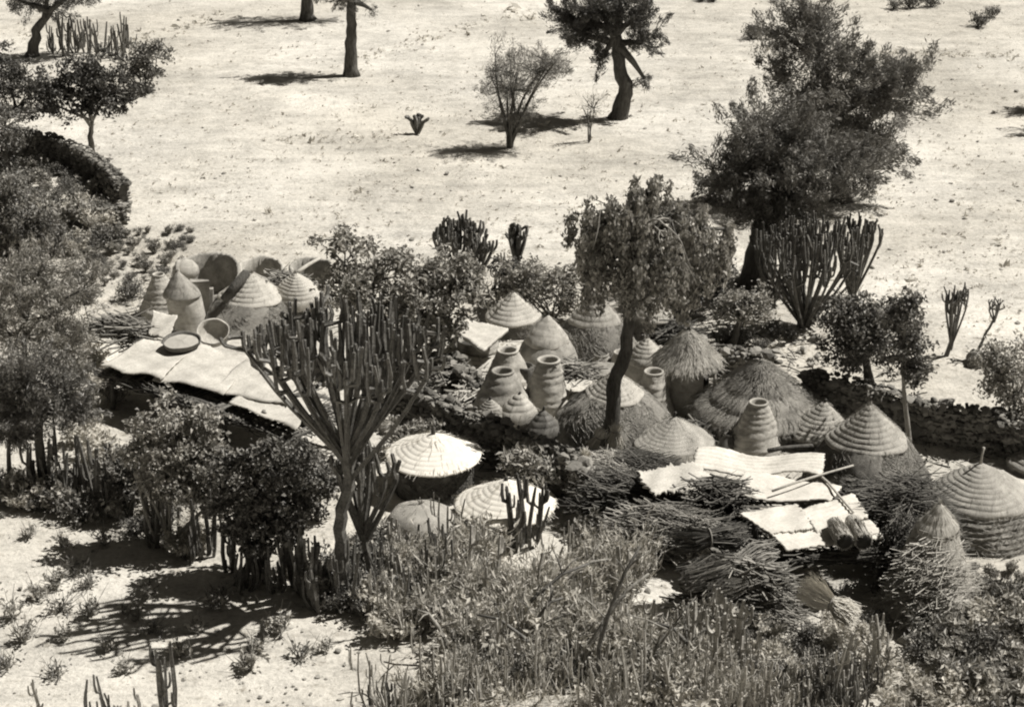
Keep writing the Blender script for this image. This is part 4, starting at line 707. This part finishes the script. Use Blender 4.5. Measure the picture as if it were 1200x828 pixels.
# ------------------------------------------------------------------ candelabra spurges
def candelabra(name, label, base, trunk, reach, ztop, narm, nf, rf, r0, seed, group, m='euph', z0=None, cat='cactus tree', flat=.8, toppx=None, arm_r=1.3):
    rng = np.random.default_rng(seed); B = G(*base); t = thing(name, B, label, cat, group); tp = [V(a, b, B.y) - B for a, b in trunk]; tp[0].z = -.1; H = V(base[0], ztop, B.y).z; sc = S(B); Rm = reach / sc
    top = tp[-1]; mb = MB(); fine = []
    for i in range(len(tp) - 1):
        for q in range(3): fine.append(tp[i].lerp(tp[i + 1], q / 3) + Vector(tuple(rng.normal(0, r0 * .15, 3))) * (1 if i + q else 0))
    fine.append(tp[-1]); k = len(fine); tube(mb, fine, [r0 * (1 - .35 * i / (k - 1)) for i in range(k)], 10, ridge=.08, wob=.03, rng=rng); mb.build('trunk', M[m], t)
    for a_ in range(narm):
        mb = MB(); az = a_ * 2.399 + rng.uniform(-.3, .3); f = ((a_ + .5) / narm) ** .5; R = Rm * f * rng.uniform(.85, 1.05); dx, dy = math.cos(az) * R, math.sin(az) * R * flat
        z0_ = top.z - (.15 + .85 * f) * rng.uniform(.5, 1) * (H - top.z) * .34; st = Vector((top.x, top.y, z0_)); zt = H - (H - top.z) * (.20 * f ** 2 + rng.uniform(0, .3)); zb = top.z + (zt - top.z) * (.40 + .38 * f) ; e = Vector((top.x + dx, top.y + dy, zt)); kx = Vector((top.x + dx * .93, top.y + dy * .93, zb))
        pts = [st, st.lerp(kx, .35) + Vector((0, 0, -.05 * R)), st.lerp(kx, .72) + Vector((0, 0, -.09 * R)), kx, Vector((e.x * .98 + kx.x * .02, e.y, zb + (zt - zb) * .35)), e]
        # smooth the bend
        P = np.array([tuple(p) for p in pts]); 
        for _ in range(2):
            Q = [P[0]]
            for i in range(len(P) - 1): Q += [P[i] * .75 + P[i + 1] * .25, P[i] * .25 + P[i + 1] * .75]
            Q.append(P[-1]); P = np.array(Q)
        P = P[::2] if len(P) > 16 else P; m_ = len(P); tube(mb, P, [rf * (arm_r + (.85 - arm_r) * i / (m_ - 1)) for i in range(m_)], 8, ridge=.3)
        for j in range(nf):
            u = rng.uniform(.55, .97); i = int(u * (m_ - 1)); p0 = Vector(P[i]); hh = min((H - (H - top.z) * .25 * f * f - p0.z) * rng.uniform(.5, 1.0), rng.uniform(.2, .55) * (H - top.z)); da = rng.uniform(0, 6.28); sp = rng.uniform(.15, .5) * max(.4, Rm / 2.5)
            q1 = p0 + Vector((math.cos(da) * sp, math.sin(da) * sp, .12)); q2 = q1 + Vector((math.cos(da) * .06, math.sin(da) * .06, hh * .45)); q3 = q2 + Vector((rng.normal(0, .04), rng.normal(0, .04), hh * .5))
            tube(mb, [p0, p0.lerp(q1, .6), q1, q2, q3], [rf * .8, rf * .85, rf * .9, rf * .9, rf * .75], 8, ridge=.3)
        mb.build('arm', M[m], t)
    return t
GE = 'candelabra cactus trees'
candelabra('candelabra_tree', 'great candelabra cactus tree with upswept arms in the left foreground', (392, 706), [(392, 706), (401, 660), (398, 620), (405, 585), (407, 545), (406, 512)], 120, 347, 27, 6, .05, .17, 1, GE)
candelabra('candelabra_tree', 'smaller candelabra growing right of the big one, low branches', (440, 690), [(440, 690), (428, 640), (425, 610)], 42, 515, 9, 3, .055, .1, 2, GE)
candelabra('candelabra_tree', 'dark candelabra beside the fat black trunk, right of centre', (938, 384), [(938, 384), (941, 372), (944, 362)], 64, 250, 30, 4, .042, .13, 3, GE)
candelabra('candelabra_tree', 'narrow dark candelabra next to it, on its right', (1000, 350), [(1000, 350), (1000, 340), (1001, 332)], 32, 250, 18, 3, .042, .1, 4, GE)
candelabra('candelabra_tree', 'bushy dark cactus top rising above the leafy shrub', (538, 330), [(538, 330), (536, 318)], 34, 249, 20, 3, .045, .13, 5, GE)
candelabra('candelabra_tree', 'lower cactus right behind the bushy one', (560, 335), [(560, 335), (560, 315)], 18, 272, 9, 3, .05, .1, 6, GE)
candelabra('candelabra_tree', 'slim upright cactus between the shrub and the weeping tree', (608, 345), [(608, 345), (606, 300)], 13, 262, 8, 2, .06, .13, 7, GE)
candelabra('candelabra_tree', 'slanting dark cactus at the back left of the big acacia foot', (905, 356), [(905, 356), (908, 335)], 42, 262, 16, 5, .05, .12, 8, GE)
candelabra('small_cactus', 'tiny lone cactus on the bare field at top centre', (489, 158), [(489, 158), (489, 152)], 8, 136, 6, 1, .09, .08, 9, GE, cat='cactus')
candelabra('bare_cactus', 'sparse dry cactus with one tall arm on the right slope', (1108, 418), [(1108, 418), (1116, 395)], 17, 330, 8, 4, .028, .08, 10, GE, cat='cactus')
candelabra('bare_cactus', 'leaning bare cactus branch by a dark clump at far right', (1140, 420), [(1140, 420), (1156, 390), (1166, 372)], 9, 352, 5, 3, .022, .05, 11, GE, cat='cactus')
mb = MB(); rng = np.random.default_rng(70)
for k in range(9): rock(mb, rng.normal(0, .22, 3) * np.array([1.3, 1, .3]) + np.array([0, 0, .2]), (.3, .25, .25), rng)
o = mb.build('rock_heap', M['stone_dark']); o.location = G(1143, 424); tag(o, 'dark rock heap at the foot of the leaning bare branch', 'rocks')

# upright stem clumps (protos, then copies)
def stem_mesh(mb, rng, n, h, r, spread, lean=.12, branch=.3):
    for k in range(n):
        a = rng.uniform(0, 6.28); q = spread * .45 * math.sqrt(rng.uniform()); b = Vector((q * math.cos(a), q * math.sin(a), -.05)); hh = h * rng.uniform(.35, 1.0); o = Vector((math.cos(a), math.sin(a), 0)) * spread * rng.uniform(.1, 1.0)
        w2 = Vector((rng.normal(0, .05), rng.normal(0, .05), 0)) * h; rr = r * rng.uniform(.6, 1.1)
        p = [b, b + o * .5 + Vector((0, 0, hh * .16)), b + o * .9 + Vector((0, 0, hh * .4)), b + o + w2 * .5 + Vector((0, 0, hh * .72)), b + o * .95 + w2 + Vector((0, 0, hh))]
        tube(mb, p, [rr * .8, rr, rr, rr * .92, rr * .6], 8, ridge=.3)
        if rng.uniform() < branch:
            for _ in range(rng.integers(1, 3)):
                a2 = rng.uniform(0, 6.28); p0 = p[rng.integers(1, 4)]; s = Vector((math.cos(a2), math.sin(a2), 0)) * .13; h3 = hh * rng.uniform(.2, .45); tube(mb, [p0, p0 + s + Vector((0, 0, .08)), p0 + s * 1.25 + Vector((0, 0, h3 * .5)), p0 + s * 1.2 + Vector((0, 0, h3))], [rr * .6, rr * .75, rr * .7, rr * .5], 8, ridge=.3)
def stem_proto(i, m, n, h, r, spread, branch):
    rng = np.random.default_rng(100 + i); mb = MB(); stem_mesh(mb, rng, n, h, r, spread, branch=branch); return mb.build('stem_cactus', M[m])
SP = [stem_proto(i, *a) for i, a in enumerate([('euph', 7, 1.5, .05, .35, .6), ('euph_pale', 10, 1.1, .042, .4, .6), ('euph', 5, 1.9, .052, .35, .8), ('euph_pale', 7, 1.6, .04, .35, .9), ('euph', 13, .9, .038, .45, .5), ('euph_pale', 11, 1.5, .026, .6, .9)])]
used = set()
def put_proto(pool, i, px, py, rz, sc, label, cat, group):
    g = G(px, py); key = (id(pool), i)
    if key not in used: used.add(key); o = pool[i]; o.location = g; o.rotation_euler = (0, 0, rz); o.scale = (sc,) * 3
    else: o = dup(pool[i], g, rz, sc)
    tag(o, label, cat, group)
rnd = random.Random(4)
inmass = lambda a, b: b > 600 + max(0, 520 - a) * .9 and b > 612 + max(0, a - 670) * .72 and not (a < 690 and b < 640) and a > 425 + 22 * math.sin(b * .045) and (math.sin(a * .021 + 1) * math.sin(b * .033 + a * .008) < .3)
def scatter(pool, idx, pts, label, cat, group, jx=0, jy=0, sc=(.8, 1.2)):
    for a, b in pts: put_proto(pool, rnd.choice(idx), a + rnd.uniform(-jx, jx), b + rnd.uniform(-jy, jy), rnd.uniform(0, 6.28), rnd.uniform(*sc), label, cat, group)
def region(n, x0, x1, y0, y1, test=None, md=10):
    out = []; tries = 0
    while len(out) < n and tries < 6000:
        tries += 1; a, b = rnd.uniform(x0, x1), rnd.uniform(y0, y1)
        if test and not test(a, b): continue
        if all(abs(a - c) + abs(b - d) * 1.6 > md for c, d in out): out.append((a, b))
    return out
scatter(SP, [0, 2, 4], [(72, 588), (88, 592), (100, 586), (118, 596), (62, 580), (130, 602), (45, 590)], 'upright cactus stems under the feathery trees at lower left', 'cactus', 'stem cacti under the feathery trees', 3, 3)
scatter(SP, [0, 2], [(185, 640), (225, 655), (245, 650), (270, 668), (290, 690), (325, 690), (352, 694)], 'dark cactus stems standing among the leafy trees in front of the platform', 'cactus', 'stem cacti in the front hedge', 4, 3)
scatter(SP, [0, 1, 2], [(360, 705), (378, 712), (405, 715), (420, 700), (438, 715), (455, 722), (470, 700), (485, 725), (452, 690), (492, 690), (510, 700), (535, 690), (500, 660), (520, 670), (548, 668)], 'cactus stems at the foot of the great candelabra tree', 'cactus', 'stem cacti round the candelabra foot', 4, 4)
scatter(SP, [3, 1], [(548, 642)], 'forked cactus stems in front of the low white roof, left part', 'cactus', 'stem cacti before the low white roof', 0, 0, (.85, .95))
scatter(SP, [2, 3], [(606, 642), (622, 638)], 'tall cactus stems rising over the low white roof', 'cactus', 'stem cacti over the low white roof', 0, 0, (.95, 1.05))
scatter(SP, [1, 3, 5, 3, 4, 5, 5], region(100, 430, 900, 650, 860, inmass, 24), 'thin cactus stems in the tangled scrub at bottom centre', 'cactus', 'stem cacti in the bottom scrub', sc=(.6, 1.3))
scatter(SP, [3, 1], [(832, 760), (848, 768), (862, 760), (875, 780), (820, 790), (850, 800)], 'tall grey cactus stems left of the dark opening, bottom', 'cactus', 'tall grey stems at the bottom', 3, 3, (1.1, 1.4))
scatter(SP, [3, 5], [(1000, 810), (1012, 800), (985, 822), (1022, 790)], 'tall branching stems in front of the dark platform opening', 'cactus', 'tall stems before the opening', 2, 2, (1.0, 1.25))
scatter(SP, [0, 1, 4], region(16, 900, 1010, 800, 850, None, 16), 'short cactus stems along the bottom edge, right of centre', 'cactus', 'short stems on the bottom edge', sc=(.7, 1.0))
for a, b, i, s, lb in [(196, 838, 2, .95, 'four-armed cactus standing alone at the bottom left edge'), (120, 850, 0, .9, 'group of straight cactus fingers left of the four-armed cactus'), (50, 858, 3, .9, 'few cactus fingers poking up at the bottom left corner'), (150, 856, 1, .9, 'thin cactus finger beside the four-armed cactus')]:
    put_proto(SP, i, a, b, 1.0, s, lb, 'cactus', 'cacti along the bottom left edge')
scatter(SP, [0, 2], [(62, 62), (76, 63), (90, 60), (104, 62), (118, 64), (130, 66), (142, 67), (150, 55), (96, 55)], 'cactus in the hedge row at the upper left', 'cactus', 'hedge cacti at the upper left', 2, 2, (.9, 1.2))
scatter(SP, [1, 3], [(575, 385), (590, 345), (585, 352)], 'pale stems behind the sharp cone roof', 'cactus', 'pale stems at the back', 1, 1, (.9, 1.1))
# shrubs: pale dry twiggy, leafy, weeds
def shrub_proto(i, ml, mb_, n, h, w, L, W, tw, style='broad', name='dry_shrub'):
    rng = np.random.default_rng(200 + i); t = thing(name, (0, 0, 0), '', 'shrub'); mb = MB()
    a = rng.uniform(0, 6.28, tw); R = w * np.sqrt(rng.uniform(0, 1, tw)); E = np.stack([R * np.cos(a), R * np.sin(a), h * rng.uniform(.35, 1, tw)], -1); A = E * np.array([.15, .15, 0]); rods(mb, A, E, rng.uniform(.008, .02, tw), .08, rng)
    k = rng.integers(0, tw, tw * 3); s = rng.uniform(.3, .9, (tw * 3, 1)); A2 = A[k] * (1 - s) + E[k] * s; rods(mb, A2, A2 + rng.normal(0, .16, (tw * 3, 3)) + np.array([0, 0, .14]), np.full(tw * 3, .008), .08, rng)
    mb.build('twigs', M[mb_], t); mb = MB(); cl = np.vstack([E, A2 + np.array([0, 0, .1])]); foliage(mb, rng, cl, nrm(cl - np.array([0, 0, h * .2])), style, n, L, W, .09); mb.build('leaves', M[ml], t); return t
SH = [shrub_proto(0, 'leaf_dry', 'straw_grey', 420, .8, .6, .17, .09, 30, 'broad', 'dry_shrub'), shrub_proto(1, 'leaf_dry', 'straw_grey', 420, 1.1, .6, .2, .035, 40, 'feather', 'dry_shrub'), shrub_proto(2, 'leaf_pale', 'stick', 300, .9, .5, .22, .11, 14, 'broad', 'leafy_bush'), shrub_proto(3, 'leaf', 'stick_dark', 420, .7, .6, .12, .07, 22, 'broad', 'leafy_bush'), shrub_proto(4, 'leaf_pale', 'stick', 60, .3, .22, .13, .07, 8, 'broad', 'weed'), shrub_proto(5, 'leaf', 'stick', 36, .22, .26, .12, .06, 9, 'broad', 'weed')]
scatter(SH, [0, 1, 1], region(56, 440, 900, 640, 850, inmass, 26), 'pale dry shrub in the tangled scrub at bottom centre', 'shrub', 'dry shrubs in the bottom scrub', sc=(.7, 1.2))
scatter(SH, [2, 3, 2], region(60, 500, 860, 630, 800, inmass, 28), 'bright-leaved bush in the tangled scrub at bottom centre', 'shrub', 'leafy bushes in the bottom scrub', sc=(.6, 1.05))
scatter(SH, [2, 3, 0, 2], region(30, 1055, 1215, 705, 850, None, 28), 'low leafy bush on the rubble at the bottom right', 'shrub', 'leafy bushes at the bottom right', sc=(.6, 1.1))
scatter(SH, [3, 2], region(16, 1115, 1215, 668, 715, None, 24), 'leafy bush at the foot of the ringed right granary', 'shrub', 'leafy bushes below the ringed granary', sc=(.3, .55))
scatter(SH, [3, 0, 3], region(40, 365, 530, 645, 725, lambda a, b: b > 640 + (a < 430) * (430 - a) * .6, 15), 'dark bush in the growth round the candelabra foot', 'shrub', 'bushes round the candelabra foot', sc=(.6, 1.0))
scatter(SH, [3, 2, 0], region(26, 0, 225, 555, 628, lambda a, b: b < 595 + a * .16, 17), 'bush under the feathery trees at the lower left edge', 'shrub', 'undergrowth at the lower left edge', sc=(.6, 1.1))
scatter(SH, [3, 0], region(22, 860, 1040, 735, 800, None, 22), 'low bush growing below the dark platform opening', 'shrub', 'bushes below the platform', sc=(.5, .8))
scatter(SH, [3, 0, 2], [(160, 625), (235, 640), (180, 632), (215, 650), (345, 670), (395, 690), (430, 700), (450, 670), (470, 650), (425, 655), (445, 640)], 'low bush between the leafy trees and the candelabra tree', 'shrub', 'bushes in the front hedge', sc=(.6, .9))
scatter(SH, [3, 3, 2], region(26, -5, 112, 188, 236, lambda a, b: b > 190 + max(0, a - 40) * .42, 12), 'low scrub inside the curve of the upper left wall', 'shrub', 'scrub inside the curved wall', sc=(.5, .85))
scatter(SH, [3, 2, 0], region(26, 0, 125, 240, 305, None, 15), 'bushy growth at the left edge around the short stone wall', 'shrub', 'bushes by the upper left walls', sc=(.7, 1.3))
scatter(SH, [3, 2, 5], region(85, 85, 225, 268, 335, lambda a, b: b < 345 - abs(a - 140) * .25, 9), 'low plant in the weedy patch above the left granaries', 'plant', 'plants of the weedy patch', sc=(.3, .55))
scatter(SH, [4, 5], [(32, 632), (76, 640), (65, 690), (82, 676), (28, 750), (14, 722), (75, 748), (100, 690), (95, 668), (130, 760), (148, 716), (160, 725), (172, 700), (180, 745), (245, 715), (292, 788), (70, 790), (10, 780), (210, 770), (258, 700), (300, 765), (232, 740), (120, 640), (70, 720), (40, 700), (150, 790), (350, 770), (330, 740), (380, 760), (105, 725)], 'small ragged weed on the bare ground at lower left', 'weed', 'weeds on the bare lower left ground', 3, 3, (.7, 1.4))
scatter(SH, [3], [(1070, 8), (1160, 22), (1150, 30), (880, 45), (1050, 12), (820, 4), (835, 2), (1090, 6)], 'far low bush near the top edge of the photo', 'bush', 'far bushes at the top', 4, 2, (.8, 1.3))
scatter(SH, [0, 3], [(30, 330), (90, 330), (110, 350), (150, 345), (85, 360), (100, 400), (110, 430), (120, 455), (100, 480), (95, 520), (115, 540), (140, 470)], 'scrubby bush between the feathery trees and the platform', 'shrub', 'scrub left of the platform', 4, 4, (.7, 1.1))
scatter(SH, [3, 5], [(905, 392), (870, 402), (890, 408), (925, 396), (960, 400), (985, 392), (850, 400), (780, 388)], 'low dark bush in the shade near the candelabra feet', 'bush', 'bushes round the back trees', 3, 2, (.5, .8))
scatter(SH, [1, 0, 1], region(30, 510, 750, 640, 790, inmass, 20), 'tall pale wispy bush in the middle of the bottom scrub', 'shrub', 'tall wispy bushes in the bottom scrub', sc=(1.0, 1.45))
# grass and rubble
def grass():
    rng = np.random.default_rng(9); mb = MB(); pts = region(330, 430, 1215, 610, 870, lambda a, b: (inmass(a, b) and a < 900 and rnd.random() < (a - 405) / 90) or (a > 1050 and b > 700 and rnd.random() < .25) or (b > 790 and 450 < a < 1000), 4); P = []
    for a, b in pts: P.append(tuple(G(a, b)))
    P = np.array(P); n = len(P); A = np.repeat(P, 7, 0) + rng.normal(0, .16, (n * 7, 3)) * np.array([1, 1, 0]); L = rng.uniform(.2, .7, (n * 7, 1)); B = A + np.concatenate([rng.normal(0, .35, (n * 7, 2)), np.ones((n * 7, 1))], 1) * L; rods(mb, A, B, .008, .16, rng)
    tag(mb.build('dry_grass', M['straw']), 'dry tangled grass filling the foreground scrub', 'grass', kind='stuff')
grass()
def rubble():
    rng = np.random.default_rng(10); mb = MB()
    for a, b in region(260, 850, 1215, 690, 850, lambda a, b: a > 1050 or (b > 735 and a < 1040), 6) + region(60, 640, 800, 560, 700, lambda a, b: b > 560 + (a - 640) * .7, 8) + region(60, 495, 580, 440, 480, None, 5) + region(70, 780, 960, 380, 430, None, 5):
        s = math.exp(rng.normal(-2.2, .4)); g = G(a, b); rock(mb, (g.x, g.y, s * .25), (s, s * .8, s * .55), rng)
    tag(mb.build('rubble', M['stone']), 'loose pale rubble lying between the bushes', 'rubble', kind='stuff')
rubble()

def clutter():
    rng = np.random.default_rng(12); mb = MB(); P = []
    for (x0, x1, y0, y1, n) in ((480, 960, 400, 560, 900), (150, 400, 330, 400, 200), (450, 700, 470, 600, 200), (800, 1080, 380, 470, 200), (950, 1190, 520, 660, 200)):
        for _ in range(n): P.append(tuple(G(rng.uniform(x0, x1), rng.uniform(y0, y1))))
    P = np.array(P); n = len(P); a = rng.uniform(0, 6.28, n); L = rng.uniform(.15, .8, n); D = np.stack([np.cos(a), np.sin(a), rng.normal(0, .15, n)], -1) * L[:, None]; P[:, 2] = .04
    rods(mb, P - D / 2, P + D / 2, rng.uniform(.008, .025, n), .06, rng)
    tag(mb.build('stick_litter', M['stick_dark']), 'sticks and chaff littering the ground between the granaries', 'litter', kind='stuff')
clutter()

rngb = np.random.default_rng(31)
for k, (a, b, c, d, h) in enumerate([(585, 760, 690, 660, 2.0), (680, 800, 760, 672, 2.4), (700, 812, 750, 640, 2.2), (640, 720, 712, 655, 1.6), (640, 790, 560, 720, 1.4), (760, 800, 800, 735, 1.4), (620, 770, 660, 700, 1.6), (520, 780, 490, 715, 1.3), (820, 800, 770, 730, 1.5)]):
    A = G(a, b); t_ = V(c, d, A.y + rngb.uniform(.3, .8)); mb = MB(); mid = A.lerp(t_, .5) + Vector((-.2 if c > a else .2, 0, .25))
    P = [A + Vector((0, 0, -.05)), A.lerp(mid, .5) + Vector((-.1 if c > a else .1, 0, .15)), mid, mid.lerp(t_, .5) + Vector((0, 0, .16)), t_]
    tube(mb, P, [.055, .05, .045, .04, .028], 7, wob=.05, rng=rngb)
    for q in range(5):
        p = P[rngb.integers(1, 4)]; e = p + Vector((rngb.normal(0, .35), rngb.normal(0, .3), rngb.uniform(.1, .6))); tube(mb, [p, p.lerp(e, .5) + Vector((0, 0, .06)), e], [.022, .018, .01], 5)
    tag(mb.build('arching_branch', M['bark_pale' if k % 2 else 'euph'], loc=tuple(A)), 'long bare branch arching over the tangled bottom scrub', 'branch', 'arching branches in the bottom scrub')
